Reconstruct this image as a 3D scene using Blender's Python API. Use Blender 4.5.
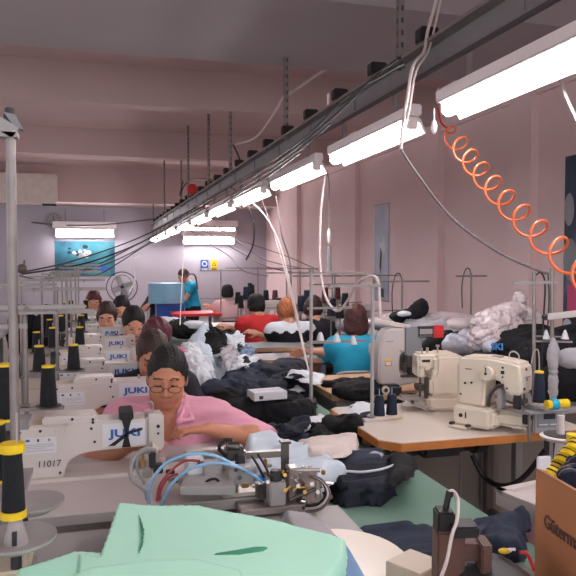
import bpy, bmesh, math, random
import numpy as np
from mathutils import Vector, Matrix, Euler

random.seed(4)
COL = bpy.context.scene.collection
SC = bpy.context.scene
PI = math.pi
for _o in list(bpy.data.objects):
    bpy.data.objects.remove(_o)

# ------------------------------------------------------------------ camera
FOC = 670.0
YAW, PIT = math.radians(15.5), math.radians(2.22)
cam_d = bpy.data.cameras.new('camera')
cam = bpy.data.objects.new('camera', cam_d)
COL.objects.link(cam)
cam.location = (0, 0, 1.5)
cam.rotation_euler = (PI/2-PIT, 0, -YAW)
cam_d.sensor_width = 36
cam_d.lens = 36*FOC/576
cam_d.clip_start = .05
cam_d.clip_end = 200
SC.camera = cam
CAMR = Euler((PI/2-PIT, 0, -YAW)).to_matrix()

def P(px, py, z=None, y=None, d=None, x=None):
    """world point seen at a photo position, on a plane of known height / Y / X, or at a known depth"""
    r = CAMR @ Vector(((px-288)/FOC, -(py-288)/FOC, -1))
    o = Vector((0, 0, 1.5))
    t = (z-1.5)/r.z if z is not None else (y/r.y if y is not None else (x/r.x if x is not None else d))
    return o+r*t

# ------------------------------------------------------------------ world, light, exposure
SC.view_settings.view_transform = 'Standard'
SC.view_settings.look = 'None'
SC.view_settings.gamma = 1
SC.view_settings.exposure = 0.45
SC.view_settings.use_curve_mapping = False
W = bpy.data.worlds.new('world'); SC.world = W
W.use_nodes = True
bg = W.node_tree.nodes['Background']
bg.inputs[0].default_value = (.93, .95, 1.0, 1)
bg.inputs[1].default_value = 1.3
LAMP_POWER = 30.0

# ------------------------------------------------------------------ materials
def hexc(h):
    h = h.lstrip('#'); out = []
    for i in (0, 2, 4):
        v = int(h[i:i+2], 16)/255
        out.append(v/12.92 if v <= .04045 else ((v+.055)/1.055)**2.4)
    return (*out, 1)

def mat(name, col, rough=.6, metal=0, var=.0, vs=8, bump=0, bs=60, spec=.4, trans=0, emit=0, alpha=1, sub=0):
    m = bpy.data.materials.new(name); m.use_nodes = True
    nt = m.node_tree; b = nt.nodes['Principled BSDF']
    c = hexc(col) if isinstance(col, str) else (*col, 1)
    b.inputs['Base Color'].default_value = c
    b.inputs['Roughness'].default_value = rough
    b.inputs['Metallic'].default_value = metal
    b.inputs['Specular IOR Level'].default_value = spec
    b.inputs['Transmission Weight'].default_value = trans
    b.inputs['Alpha'].default_value = alpha
    if sub:
        b.inputs['Subsurface Weight'].default_value = sub
        b.inputs['Subsurface Radius'].default_value = (.02, .008, .005)
    if emit:
        b.inputs['Emission Color'].default_value = c
        b.inputs['Emission Strength'].default_value = emit
    tc = None
    if var or bump:
        tc = nt.nodes.new('ShaderNodeTexCoord')
    if var:
        n = nt.nodes.new('ShaderNodeTexNoise'); n.inputs['Scale'].default_value = vs
        n.inputs['Detail'].default_value = 5
        nt.links.new(tc.outputs['Object'], n.inputs['Vector'])
        r = nt.nodes.new('ShaderNodeMapRange')
        r.inputs[1].default_value = .3; r.inputs[2].default_value = .7
        r.inputs[3].default_value = 1-var; r.inputs[4].default_value = 1+var*.6
        nt.links.new(n.outputs[0], r.inputs[0])
        mx = nt.nodes.new('ShaderNodeMix'); mx.data_type = 'RGBA'; mx.blend_type = 'MULTIPLY'
        mx.inputs[0].default_value = 1
        mx.inputs[6].default_value = c
        nt.links.new(r.outputs[0], mx.inputs[7])
        nt.links.new(mx.outputs[2], b.inputs['Base Color'])
    if bump:
        n = nt.nodes.new('ShaderNodeTexNoise'); n.inputs['Scale'].default_value = bs
        n.inputs['Detail'].default_value = 4
        nt.links.new(tc.outputs['Object'], n.inputs['Vector'])
        bp = nt.nodes.new('ShaderNodeBump'); bp.inputs['Strength'].default_value = bump
        bp.inputs['Distance'].default_value = .01
        nt.links.new(n.outputs[0], bp.inputs['Height'])
        nt.links.new(bp.outputs[0], b.inputs['Normal'])
    return m

M = {}
def addm(k, *a, **kw): M[k] = mat(k, *a, **kw)
addm('wall', '#f0d3d2', .85, var=.05, vs=1.3, bump=.06, bs=9)
addm('wall_back', '#b4aeb8', .85, var=.04, vs=1.3, bump=.05, bs=9)
addm('ceiling', '#c6adab', .9, var=.05, vs=.9, bump=.05, bs=6)
addm('beam', '#a49b9e', .9, var=.07, vs=.8)
addm('floor', '#8d8580', .5, var=.15, vs=3)
addm('white_paint', '#c6bebb', .4, var=.03, vs=5)
addm('lamp_white', '#efe6e6', .4)
addm('tube', (1, .96, .98), .3, emit=LAMP_POWER)
addm('grey_rail', '#8b8789', .45, metal=.25, var=.08, vs=5)
addm('dark_rail', '#4d4a50', .45, metal=.3)
addm('zinc', '#8d8583', .4, metal=.5, var=.12, vs=20)
addm('black', '#1c1a1c', .5)
addm('soft_black', '#141316', .75, var=.2, vs=60)
addm('cable_black', '#1d1a1d', .45)
addm('cable_grey', '#6d6264', .5)
addm('cable_white', '#c9bdb9', .45)
addm('orange', '#f0703a', .35, spec=.6)
addm('laminate', '#cbc0b4', .35, var=.04, vs=6)
addm('wood_edge', '#c07a3c', .5, var=.15, vs=14)
addm('wood_pale', '#c69c78', .5, var=.12, vs=14)
addm('table_grey', '#bdb5b2', .45, var=.05, vs=5)
addm('juki_white', '#ccc5c0', .3, var=.04, vs=9, spec=.5)
addm('cream', '#e2d7c5', .28, var=.03, vs=7, spec=.5)
addm('cream_dark', '#c8baa6', .4)
addm('mid_grey', '#85868a', .4)
addm('board', '#857a70', .7)
addm('light_grey', '#9f9b9a', .45)
addm('dark_grey', '#303033', .5)
addm('steel', '#b8b0ab', .32, metal=.7, var=.1, vs=25)
addm('steel_dark', '#6b6462', .35, metal=.8, var=.2, vs=30)
addm('brass', '#b08a45', .35, metal=.7)
addm('blue_ink', '#2c5ea8', .5)
addm('dark_ink', '#26262c', .6)
addm('red', '#cf2f33', .45)
addm('yellow', '#e8c420', .45)
addm('thread_black', '#15161c', .8, bump=.4, bs=220)
addm('thread_navy', '#1b2338', .8, bump=.4, bs=220)
addm('paper', '#d2d2d6', .7)
addm('green_top', '#5c7e6f', .6, var=.07, vs=6)
addm('iron', '#5a4f4b', .5, var=.15, vs=9)
addm('wood_dark', '#5d4038', .6, var=.15, vs=12)
addm('iron_grey', '#8f8a8a', .5, var=.1, vs=9)
addm('mint', '#bdf7de', .8, var=.03, vs=4, bump=.05, bs=150, sub=0)
addm('fold_shade_green', '#3b8f6c', .85)
addm('navy', '#171d2c', .85, var=.35, vs=14, bump=.3, bs=260)
addm('denim', '#262f42', .85, var=.3, vs=18, bump=.3, bs=260)
addm('denim_light', '#8497b2', .85, var=.3, vs=10, bump=.3, bs=260)
addm('black_cloth', '#0b0c10', .9, var=.3, vs=12, bump=.3, bs=200)
addm('white_cloth', '#dde2e8', .85, var=.06, vs=7, bump=.2, bs=200)
addm('ice_cloth', '#c8d6e0', .85, var=.05, vs=7, bump=.2, bs=200)
addm('beige_cloth', '#d2c6bf', .85, var=.08, vs=9, bump=.2, bs=200)
addm('grey_cloth', '#a9a7ab', .85, var=.1, vs=9, bump=.2, bs=200)
addm('blue_sheet', '#6c90ba', .6, var=.05, vs=6)
addm('cardboard', '#b0754f', .8, var=.07, vs=9)
addm('cardboard_in', '#9c6d4e', .85)
addm('bag', '#cfc0c2', .25, var=.08, vs=8, spec=.7, alpha=.93)
addm('bag_clear', '#c2c4d2', .18, var=.1, vs=10, spec=.8, alpha=.75)
addm('blue_plastic', '#3d7cc0', .35)
addm('blue_deep', '#1f4f9e', .4)
addm('drum_blue', '#7fb4cf', .35, var=.1, vs=4)
addm('hose_blue', '#86b0d4', .25, spec=.6)
addm('hose_red', '#9c3f45', .35)
addm('skin', '#d19a80', .55, var=.05, vs=30, sub=.08)
addm('skin_tan', '#bb8063', .55, var=.05, vs=30, sub=.08)
addm('lip', '#b5706a', .5)
addm('brow', '#3b2a26', .8)
addm('hair_black', '#130f10', .62, bump=.6, bs=120, var=.3, vs=70)
addm('hair_brown', '#38241f', .5, bump=.6, bs=120, var=.3, vs=70)
addm('hair_maroon', '#5b2431', .45, bump=.6, bs=120, var=.3, vs=70)
addm('hair_auburn', '#4b2422', .45, bump=.6, bs=120, var=.3, vs=70)
addm('hair_orange', '#b5683c', .5, bump=.6, bs=120, var=.4, vs=70)
addm('pink_shirt', '#e2a3b8', .85, var=.04, vs=12, bump=.15, bs=200)
addm('pale_pink', '#e8bfc2', .85, var=.04, vs=12)
addm('teal_shirt', '#24a3c6', .8, var=.06, vs=12)
addm('red_shirt', '#c92d2e', .8, var=.05, vs=12)
addm('magenta_shirt', '#d0567f', .8)
addm('grey_shirt', '#a9b0bb', .8)
addm('dark_shirt', '#1f1f27', .85)
addm('trouser', '#23242e', .85)
addm('shoe', '#2a2524', .6)
addm('skin_seat', '#8b2f36', .6)

# ------------------------------------------------------------------ mesh helpers
def finish(me, ang=35):
    for p in me.polygons: p.use_smooth = True
    me.set_sharp_from_angle(angle=math.radians(ang))

class MB:
    """collects shapes and links them as one mesh object"""
    def __init__(s): s.bm = bmesh.new(); s.mats = []; s.cur = 0
    def m(s, key):
        mm = M[key] if isinstance(key, str) else key
        if mm not in s.mats: s.mats.append(mm)
        s.cur = s.mats.index(mm); return s
    def _in(s, t, bev=0, seg=2, xf=None):
        if bev:
            try: bmesh.ops.bevel(t, geom=list(t.edges), offset=bev, segments=seg, affect='EDGES', clamp_overlap=True)
            except Exception: pass
        bmesh.ops.recalc_face_normals(t, faces=t.faces)
        if xf is not None: bmesh.ops.transform(t, matrix=xf, verts=t.verts)
        for f in t.faces: f.material_index = s.cur
        me = bpy.data.meshes.new('t'); t.to_mesh(me); t.free()
        s.bm.from_mesh(me); bpy.data.meshes.remove(me)
        return s
    def box(s, c, d, bev=0, rot=(0, 0, 0), seg=2):
        t = bmesh.new(); bmesh.ops.create_cube(t, size=1)
        bmesh.ops.scale(t, vec=d, verts=t.verts)
        return s._in(t, bev, seg, Matrix.Translation(c) @ Euler(rot).to_matrix().to_4x4())
    def b2(s, x0, x1, y0, y1, z0, z1, bev=0, seg=2):
        return s.box(((x0+x1)/2, (y0+y1)/2, (z0+z1)/2), (abs(x1-x0), abs(y1-y0), abs(z1-z0)), bev, seg=seg)
    def beam(s, a, b, w, h, bev=0):
        a = Vector(a); b = Vector(b); d = b-a
        t = bmesh.new(); bmesh.ops.create_cube(t, size=1)
        bmesh.ops.scale(t, vec=(w, d.length, h), verts=t.verts)
        q = d.to_track_quat('Y', 'Z').to_matrix().to_4x4()
        return s._in(t, bev, 2, Matrix.Translation((a+b)/2) @ q)
    def cyl(s, a, b, r, r2=None, n=16, bev=0):
        a = Vector(a); b = Vector(b); d = b-a
        t = bmesh.new()
        bmesh.ops.create_cone(t, cap_ends=True, segments=n, radius1=r, radius2=r if r2 is None else r2, depth=d.length)
        q = d.to_track_quat('Z', 'Y').to_matrix().to_4x4()
        return s._in(t, bev, 2, Matrix.Translation((a+b)/2) @ q)
    def sph(s, c, r, sc=(1, 1, 1), n=14):
        t = bmesh.new(); bmesh.ops.create_uvsphere(t, u_segments=n, v_segments=n//2+2, radius=r)
        return s._in(t, 0, 2, Matrix.Translation(c) @ Matrix.Diagonal((*sc, 1)))
    def prism(s, pts, t0, t1, axis='Y', bev=0, seg=2):
        """closed 2-D outline pushed between t0 and t1 along an axis"""
        t = bmesh.new()
        f = {'Y': lambda u, v, w: (u, w, v), 'X': lambda u, v, w: (w, u, v), 'Z': lambda u, v, w: (u, v, w)}[axis]
        A = [t.verts.new(f(u, v, t0)) for u, v in pts]; B = [t.verts.new(f(u, v, t1)) for u, v in pts]
        n = len(pts)
        t.faces.new(A); t.faces.new(B[::-1])
        for i in range(n): t.faces.new((A[i], A[(i+1) % n], B[(i+1) % n], B[i]))
        bmesh.ops.recalc_face_normals(t, faces=t.faces)
        return s._in(t, bev, seg)
    def lathe(s, prof, c=(0, 0, 0), n=24, axis=None):
        t = bmesh.new(); rings = []
        for r, z in prof:
            rings.append([t.verts.new((r*math.cos(2*PI*i/n), r*math.sin(2*PI*i/n), z)) for i in range(n)])
        for a, b in zip(rings, rings[1:]):
            for i in range(n): t.faces.new((a[i], a[(i+1) % n], b[(i+1) % n], b[i]))
        t.faces.new(rings[0][::-1]); t.faces.new(rings[-1])
        bmesh.ops.remove_doubles(t, verts=t.verts, dist=1e-6)
        xf = Matrix.Translation(c)
        if axis is not None: xf = xf @ Vector(axis).to_track_quat('Z', 'Y').to_matrix().to_4x4()
        return s._in(t, 0, 2, xf)
    def tube(s, pts, r, n=8, smooth=6, closed=False):
        pts = [Vector(p) for p in pts]
        if smooth and len(pts) > 2: pts = catmull(pts, smooth)
        rr = r if isinstance(r, (list, tuple)) else None
        t = bmesh.new(); rings = []; up = None
        for i, p in enumerate(pts):
            d = (pts[min(i+1, len(pts)-1)]-pts[max(i-1, 0)])
            if d.length < 1e-9: d = Vector((0, 0, 1))
            d.normalize()
            if up is None: up = d.orthogonal().normalized()
            up = (up-d*up.dot(d))
            up = up.normalized() if up.length > 1e-6 else d.orthogonal().normalized()
            sd = d.cross(up)
            if rr: k = i/(len(pts)-1)*(len(rr)-1); j = min(int(k), len(rr)-2); ra = rr[j]+(rr[j+1]-rr[j])*(k-j)
            else: ra = r
            rings.append([t.verts.new(p+(up*math.cos(2*PI*q/n)+sd*math.sin(2*PI*q/n))*ra) for q in range(n)])
        for a, b in zip(rings, rings[1:]):
            for q in range(n): t.faces.new((a[q], a[(q+1) % n], b[(q+1) % n], b[q]))
        t.faces.new(rings[0][::-1]); t.faces.new(rings[-1])
        return s._in(t)
    def poly(s, pts):
        t = bmesh.new(); t.faces.new([t.verts.new(p) for p in pts])
        for f in t.faces: f.material_index = s.cur
        me = bpy.data.meshes.new('t'); t.to_mesh(me); t.free(); s.bm.from_mesh(me); bpy.data.meshes.remove(me)
        return s
    def build(s, name, parent=None, loc=None, rotz=0, ang=35):
        me = bpy.data.meshes.new(name); s.bm.to_mesh(me); s.bm.free()
        for mm in s.mats: me.materials.append(mm)
        finish(me, ang)
        o = bpy.data.objects.new(name, me); COL.objects.link(o)
        if parent is not None: o.parent = parent
        if loc is not None: o.location = loc
        if rotz: o.rotation_euler = (0, 0, rotz)
        return o

def catmull(p, k):
    out = []; n = len(p)
    for i in range(n-1):
        a = p[max(i-1, 0)]; b = p[i]; c = p[i+1]; d = p[min(i+2, n-1)]
        for j in range(k):
            t = j/k
            out.append(.5*((2*b)+(c-a)*t+(2*a-5*b+4*c-d)*t*t+(-a+3*b-3*c+d)*t**3))
    out.append(p[-1]); return out

def tag(o, label, cat, group=None):
    o['label'] = label; o['category'] = cat
    if group: o['group'] = group
    return o
def struct(o, label=None):
    o['kind'] = 'structure'
    if label: o['label'] = label
    return o
def empty(name, loc, rotz=0, label=None, cat=None, group=None):
    o = bpy.data.objects.new(name, None); COL.objects.link(o)
    o.location = loc; o.rotation_euler = (0, 0, rotz); o.empty_display_size = .05
    if label: tag(o, label, cat, group)
    return o
def dup(root, loc, rotz=None, label=None, scale=None):
    r = root.copy(); COL.objects.link(r); r.location = loc
    if rotz is not None: r.rotation_euler = (0, 0, rotz)
    if scale: r.scale = scale
    if label: r['label'] = label
    for ch in list(root.children):
        c = ch.copy(); COL.objects.link(c); c.parent = r
        for g in list(ch.children):
            d = g.copy(); COL.objects.link(d); d.parent = c
    return r
def text(name, s, size, m, parent=None, loc=(0, 0, 0), rot=(PI/2, 0, 0), shear=0, bold=0, ext=.0006, sx=1):
    cu = bpy.data.curves.new('t', 'FONT'); cu.body = s; cu.size = size; cu.extrude = ext
    cu.shear = shear; cu.offset = bold; cu.align_x = 'CENTER'; cu.align_y = 'CENTER'; cu.resolution_u = 3
    o = bpy.data.objects.new('t', cu); COL.objects.link(o)
    bpy.context.view_layer.update()
    me = bpy.data.meshes.new_from_object(o.evaluated_get(bpy.context.evaluated_depsgraph_get()))
    bpy.data.objects.remove(o); bpy.data.curves.remove(cu)
    me.materials.clear(); me.materials.append(M[m]); me.name = name
    t = bpy.data.objects.new(name, me); COL.objects.link(t)
    if parent is not None: t.parent = parent
    t.location = loc; t.rotation_euler = rot; t.scale = (sx, 1, 1)
    return t

# ------------------------------------------------------------------ organic surfaces (distance field + surface nets)
def surf_nets(F, org, h):
    nx, ny, nz = F.shape
    acc = np.zeros((nx-1, ny-1, nz-1, 3), np.float32); cnt = np.zeros((nx-1, ny-1, nz-1), np.float32)
    neg = F < 0; edges = []
    for ax in range(3):
        sl0 = [slice(None)]*3; sl1 = [slice(None)]*3
        sl0[ax] = slice(0, -1); sl1[ax] = slice(1, None)
        cr = neg[tuple(sl0)] != neg[tuple(sl1)]
        I = np.argwhere(cr)
        if len(I) == 0: edges.append((I, None)); continue
        f0 = F[tuple(sl0)][cr]; f1 = F[tuple(sl1)][cr]
        pos = I.astype(np.float32).copy(); pos[:, ax] += f0/(f0-f1)
        o1, o2 = [a for a in range(3) if a != ax]
        for d1 in (0, 1):
            for d2 in (0, 1):
                C = I.copy(); C[:, o1] -= d1; C[:, o2] -= d2
                ok = np.all(C >= 0, 1) & (C[:, 0] < nx-1) & (C[:, 1] < ny-1) & (C[:, 2] < nz-1)
                Ck = C[ok]
                np.add.at(acc, (Ck[:, 0], Ck[:, 1], Ck[:, 2]), pos[ok]); np.add.at(cnt, (Ck[:, 0], Ck[:, 1], Ck[:, 2]), 1)
        edges.append((I, f0 < 0))
    has = cnt > 0; idx = -np.ones(cnt.shape, np.int64); idx[has] = np.arange(has.sum())
    V = acc[has]/cnt[has][:, None]*h+np.asarray(org, np.float32)
    Q = []
    for ax in range(3):
        I, inside = edges[ax]
        if inside is None: continue
        o1, o2 = [(1, 2), (2, 0), (0, 1)][ax]
        ok = (I[:, o1] > 0) & (I[:, o2] > 0) & (I[:, o1] < cnt.shape[o1]) & (I[:, o2] < cnt.shape[o2])
        I = I[ok]; ins = inside[ok]
        def g(a, b):
            C = I.copy(); C[:, o1] -= a; C[:, o2] -= b
            return idx[C[:, 0], C[:, 1], C[:, 2]]
        q = np.stack([g(1, 1), g(0, 1), g(0, 0), g(1, 0)], 1)
        q[~ins] = q[~ins][:, ::-1]
        Q.append(q)
    Q = np.concatenate(Q) if Q else np.zeros((0, 4), int)
    return V, Q[np.all(Q >= 0, 1)]

def folds(Pn, freq, seed=0, n=3):
    q = np.asarray(Pn, np.float32)*freq; rs = np.random.RandomState(seed)
    for i in range(n):
        A = rs.randn(3, 3)*.7; ph = rs.rand(3)*6.28
        q = q+.9*np.sin(q @ A+ph)
    d = rs.randn(3); d /= np.linalg.norm(d); d2 = rs.randn(3); d2 /= np.linalg.norm(d2)
    return (1-2*np.abs(np.sin(q @ d)))*.6+.4*(1-2*np.abs(np.sin(1.7*(q @ d2)+1)))

class SDF:
    def __init__(s): s.p = []
    def ell(s, c, r, R=None, k=.02, sub=False):
        s.p.append(('e', np.array(c, float), np.array(r, float), None if R is None else np.array(R, float), k, sub)); return s
    def cap(s, a, b, ra, rb=None, k=.02, sub=False):
        s.p.append(('c', np.array(a, float), np.array(b, float), (ra, ra if rb is None else rb), k, sub)); return s
    def box(s, c, d, r=.01, R=None, k=.01, sub=False):
        s.p.append(('b', np.array(c, float), np.array(d, float)/2, (r, None if R is None else np.array(R, float)), k, sub)); return s
    def mesh(s, h, fn=None, pad=.03):
        lo = np.full(3, 9e9); hi = -lo; bb = []
        for p in s.p:
            if p[0] == 'e': r = p[2].max(); a, b = p[1]-r, p[1]+r
            elif p[0] == 'c': r = max(p[3]); a = np.minimum(p[1], p[2])-r; b = np.maximum(p[1], p[2])+r
            else: r = np.linalg.norm(p[2]); a, b = p[1]-r, p[1]+r
            bb.append((a, b))
            if not p[-1]: lo = np.minimum(lo, a); hi = np.maximum(hi, b)
        lo -= pad; hi += pad
        n = np.ceil((hi-lo)/h).astype(int)+1
        F = np.full(n, .2, np.float32)
        ax = [lo[i]+h*np.arange(n[i]) for i in range(3)]
        for p, (a, b) in zip(s.p, bb):
            m = p[-2]+.03
            i0 = np.clip(np.floor((a-m-lo)/h).astype(int), 0, n); i1 = np.clip(np.ceil((b+m-lo)/h).astype(int)+1, 0, n)
            if np.any(i1 <= i0): continue
            X = np.stack(np.meshgrid(*[ax[i][i0[i]:i1[i]] for i in range(3)], indexing='ij'), -1).astype(np.float32)
            if p[0] == 'e':
                q = X-p[1]
                if p[3] is not None: q = q @ p[3]
                k0 = np.linalg.norm(q/p[2], axis=-1); k1 = np.linalg.norm(q/(p[2]**2), axis=-1)+1e-6
                D = k0*(k0-1)/k1
            elif p[0] == 'c':
                ba = p[2]-p[1]; pa = X-p[1]
                t = np.clip((pa @ ba)/max(ba @ ba, 1e-9), 0, 1)
                D = np.linalg.norm(pa-t[..., None]*ba, axis=-1)-(p[3][0]+(p[3][1]-p[3][0])*t)
            else:
                q = X-p[1]
                if p[3][1] is not None: q = q @ p[3][1]
                q = np.abs(q)-(p[2]-p[3][0])
                D = np.linalg.norm(np.maximum(q, 0), axis=-1)+np.minimum(q.max(-1), 0)-p[3][0]
            sl = tuple(slice(i0[i], i1[i]) for i in range(3)); G = F[sl]; k = max(p[-2], 1e-4)
            if p[-1]:
                D = -D; hh = np.maximum(k-np.abs(G-D), 0)/k; F[sl] = np.maximum(G, D)+hh*hh*k/4
            else:
                hh = np.maximum(k-np.abs(G-D), 0)/k; F[sl] = np.minimum(G, D)-hh*hh*k/4
        if fn is not None:
            X = np.stack(np.meshgrid(*ax, indexing='ij'), -1).astype(np.float32)
            near = np.abs(F) < .06
            F[near] += fn(X[near]).astype(np.float32)
        F[0] = F[-1] = .1; F[:, 0] = F[:, -1] = .1; F[:, :, 0] = F[:, :, -1] = .1
        return surf_nets(F, lo, h)

def link_mesh(name, V, Q, mats, parent=None, mi=None, loc=None):
    me = bpy.data.meshes.new(name)
    me.from_pydata(V.tolist(), [], Q.tolist())
    for m_ in mats: me.materials.append(M[m_])
    if mi is not None: me.polygons.foreach_set('material_index', np.asarray(mi, np.int32))
    me.polygons.foreach_set('use_smooth', np.ones(len(Q), bool)); me.update()
    o = bpy.data.objects.new(name, me); COL.objects.link(o)
    if parent is not None: o.parent = parent
    if loc is not None: o.location = loc
    return o

def poly_dist(X, Y, poly):
    """signed distance to a closed outline, positive inside"""
    n = len(poly); D = np.full(X.shape, 1e9); ins = np.zeros(X.shape, bool)
    for i in range(n):
        x0, y0 = poly[i][0], poly[i][1]; x1, y1 = poly[(i+1) % n][0], poly[(i+1) % n][1]
        dx, dy = x1-x0, y1-y0; L = dx*dx+dy*dy+1e-12
        t = np.clip(((X-x0)*dx+(Y-y0)*dy)/L, 0, 1)
        D = np.minimum(D, np.hypot(X-x0-t*dx, Y-y0-t*dy))
        c = ((y0 > Y) != (y1 > Y)) & (X < dx*(Y-y0)/(dy if abs(dy) > 1e-12 else 1e-12)+x0)
        ins ^= c
    return np.where(ins, D, -D)

def drape(name, poly, z, h, m, fold=.02, freq=9, seed=0, step=.012, edge=.03, wob=.02, parent=None, tilt=None, aniso=(1, 1), loose=False):
    """a folded or crumpled cloth lying on height z: closed surface with a real thickness"""
    poly = [(p[0], p[1]) for p in poly]
    xs = [p[0] for p in poly]; ys = [p[1] for p in poly]
    gx = np.arange(min(xs)-.04, max(xs)+.04, step); gy = np.arange(min(ys)-.04, max(ys)+.04, step)
    X, Y = np.meshgrid(gx, gy, indexing='ij')
    P3 = np.stack([X*aniso[0], Y*aniso[1], X*0+seed*.37], -1)
    w = folds(P3, freq*1.3, seed+7, 2)*wob
    D = poly_dist(X, Y, poly)+w
    t = np.clip(D/edge, 0, 1)
    prof = np.sqrt(np.clip(1-(1-t)**2, 0, 1))
    Z = prof*(h+fold*folds(P3, freq, seed, 3)+fold*.4*folds(P3, freq*2.3, seed+3, 3))
    if tilt is not None: Z = Z+prof*np.clip((X-gx.mean())*tilt[0]+(Y-gy.mean())*tilt[1], -h*.6, 1)
    if loose: Z = h+fold*folds(P3, freq, seed, 2)+fold*.35*folds(P3, freq*2.3, seed+3, 3)-np.clip(.02-D, 0, .02)*.6
    else: Z = np.maximum(Z, prof*.004)
    ok = D > -step*.7
    vid = -np.ones(X.shape, int)
    cell = ok[:-1, :-1] & ok[1:, :-1] & ok[1:, 1:] & ok[:-1, 1:]
    use = np.zeros(X.shape, bool)
    use[:-1, :-1] |= cell; use[1:, :-1] |= cell; use[1:, 1:] |= cell; use[:-1, 1:] |= cell
    vid[use] = np.arange(use.sum()); n = use.sum()
    top = np.stack([X[use], Y[use], z+Z[use]], -1); bot = np.stack([X[use], Y[use], z+Z[use]-.004 if loose else np.full(n, z-.0)], -1)
    I = np.argwhere(cell); i, j = I[:, 0], I[:, 1]
    q = np.stack([vid[i, j], vid[i+1, j], vid[i+1, j+1], vid[i, j+1]], 1)
    cp = np.pad(cell, 1)
    side = []
    for (di, dj, a, b) in ((0, -1, (0, 0), (1, 0)), (1, 0, (1, 0), (1, 1)), (0, 1, (1, 1), (0, 1)), (-1, 0, (0, 1), (0, 0))):
        k = cell & ~cp[1+di:cp.shape[0]-1+di, 1+dj:cp.shape[1]-1+dj]
        K = np.argwhere(k)
        A = vid[K[:, 0]+a[0], K[:, 1]+a[1]]; B = vid[K[:, 0]+b[0], K[:, 1]+b[1]]
        side.append(np.stack([A+n, B+n, B, A], 1))
    V = np.concatenate([top, bot]); Q = np.concatenate([q, q[:, ::-1]+n]+side)
    c = V.mean(0); c[2] = z
    return link_mesh(name, V-c, Q, [m], parent, loc=tuple(c))

def blob(name, prims, h, m, amp=.01, freq=12, seed=0, parent=None, amp2=.45):
    """crumpled soft heap: prims = list of (centre, radii[, rotation z])"""
    s = SDF(); c0 = np.mean([p[0] for p in prims], 0); c0[2] = min(p[0][2]-p[1][2] for p in prims)
    for p in prims:
        R = None
        if len(p) > 2: R = np.array(Euler(p[2] if isinstance(p[2], tuple) else (0, 0, p[2])).to_matrix())
        s.ell(np.array(p[0])-c0, p[1], R, k=.03)
    V, Q = s.mesh(h, lambda X: amp*folds(X, freq, seed)+amp*amp2*folds(X, freq*2.6, seed+5)+amp*amp2*.4*folds(X, freq*5, seed+9, 2), pad=amp*1.5+.02)
    V[:, 2] = np.maximum(V[:, 2], .001)
    return link_mesh(name, V, Q, [m], parent, loc=tuple(c0))
# ------------------------------------------------------------------ the hall
YB, XR = 17.7, 4.3
def sbox(name, mk, *a, bev=0, label=None):
    return struct(MB().m(mk).b2(*a, bev=bev).build(name), label)
sbox('floor', 'floor', -6.2, XR+.2, -4, YB+.2, -.1, 0)
sbox('ceiling', 'ceiling', -6.2, XR+.2, -4, YB+.2, 3.75, 3.9)
sbox('wall_back', 'wall_back', -6.2, XR+.2, YB, YB+.2, 0, 3.75)
sbox('wall_right', 'wall', XR, XR+.2, -4, YB, 0, 3.75)
# unseen left wall: sill, lintel, piers; window openings invented to let daylight in
mb = MB().m('wall').b2(-6.2, -6, -4, YB, 0, .9).b2(-6.2, -6, -4, YB, 2.9, 3.75)
for y in (-4, -.5, 3, 6.5, 10, 13.5, 17.1): mb.b2(-6.2, -6, y, y+.6, .9, 2.9)
struct(mb.build('wall_left'))
# dropped beams across the hall
sbox('trim_1', 'beam', -6, XR, 4.45, 6.03, 3.3, 3.75)
for i, (a, b, z) in enumerate(((7.95, 8.2, 3.3), (11.85, 12.1, 3.3), (16.5, YB, 2.9), (.6, 1.6, 3.3))):
    sbox('trim_%d' % (i+2), 'ceiling', -6, XR, a, b, z, 3.75)
# pilasters on the right wall
for i, px in enumerate((515, 430, 352, 296)):
    y = P(px, 262, x=XR).y
    sbox('trim_%d' % (i+6), 'wall', XR-.09, XR, y-.38, y, 0, 3.75)
mb = MB().m('wall').b2(XR-.05, XR, -4, YB, 3.2, 3.75)
struct(mb.build('trim_10'))

# pale box hung high on the far beam
t = empty('air_conditioner', P(20, 204, y=16.5)+Vector((0, -.01, 0)), 0, 'pale beige wall unit mounted high on the far beam at left', 'air conditioner')
a = P(0, 177, y=16.5)
MB().m('beige_cloth').b2(-1.1, .82, -.3, 0, .0, .68, .03).build('housing', t)
MB().m('dark_grey').b2(.5, .8, -.27, -.06, -.05, .0).build('vent', t)

# ------------------------------------------------------------------ lamp line hung over the right-hand machines
RA, RB = P(456, 108, d=3.35), P(150, 242, d=17.5)
RD = (RB-RA)/(RB.y-RA.y)
def rail(y, dx=0, dz=0):
    p = RA+RD*(y-RA.y); return Vector((p.x+dx, y, p.z+dz))
ry0, ry1 = -1.6, 17.2
t = empty('lamp_rail', rail(ry0, 0, .29), 0, 'long grey steel rail carrying black sockets above the lamp line', 'rail')
O = t.location
mb = MB().m('grey_rail')
mb.beam(rail(ry0, 0, .31)-O, rail(ry1, 0, .33)-O, .015, .13)
mb.m('zinc').beam(rail(ry0, -.03, .375)-O, rail(ry1, -.03, .395)-O, .09, .018).beam(rail(ry0, -.02, .245)-O, rail(ry1, -.02, .265)-O, .05, .012)
y = -1.1
while y < ry1:
    mb.m('grey_rail').box(rail(y, -.012, .308+y*.0012)-O, (.01, .03, .12)); y += .9
mb.build('rail_profile', t)
mb = MB().m('dark_rail').beam(rail(ry0, -.035, .235)-O, rail(ry1, -.035, .255)-O, .02, .03)
mb.build('cable_duct', t)
y = 3.28; i = 0
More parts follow.
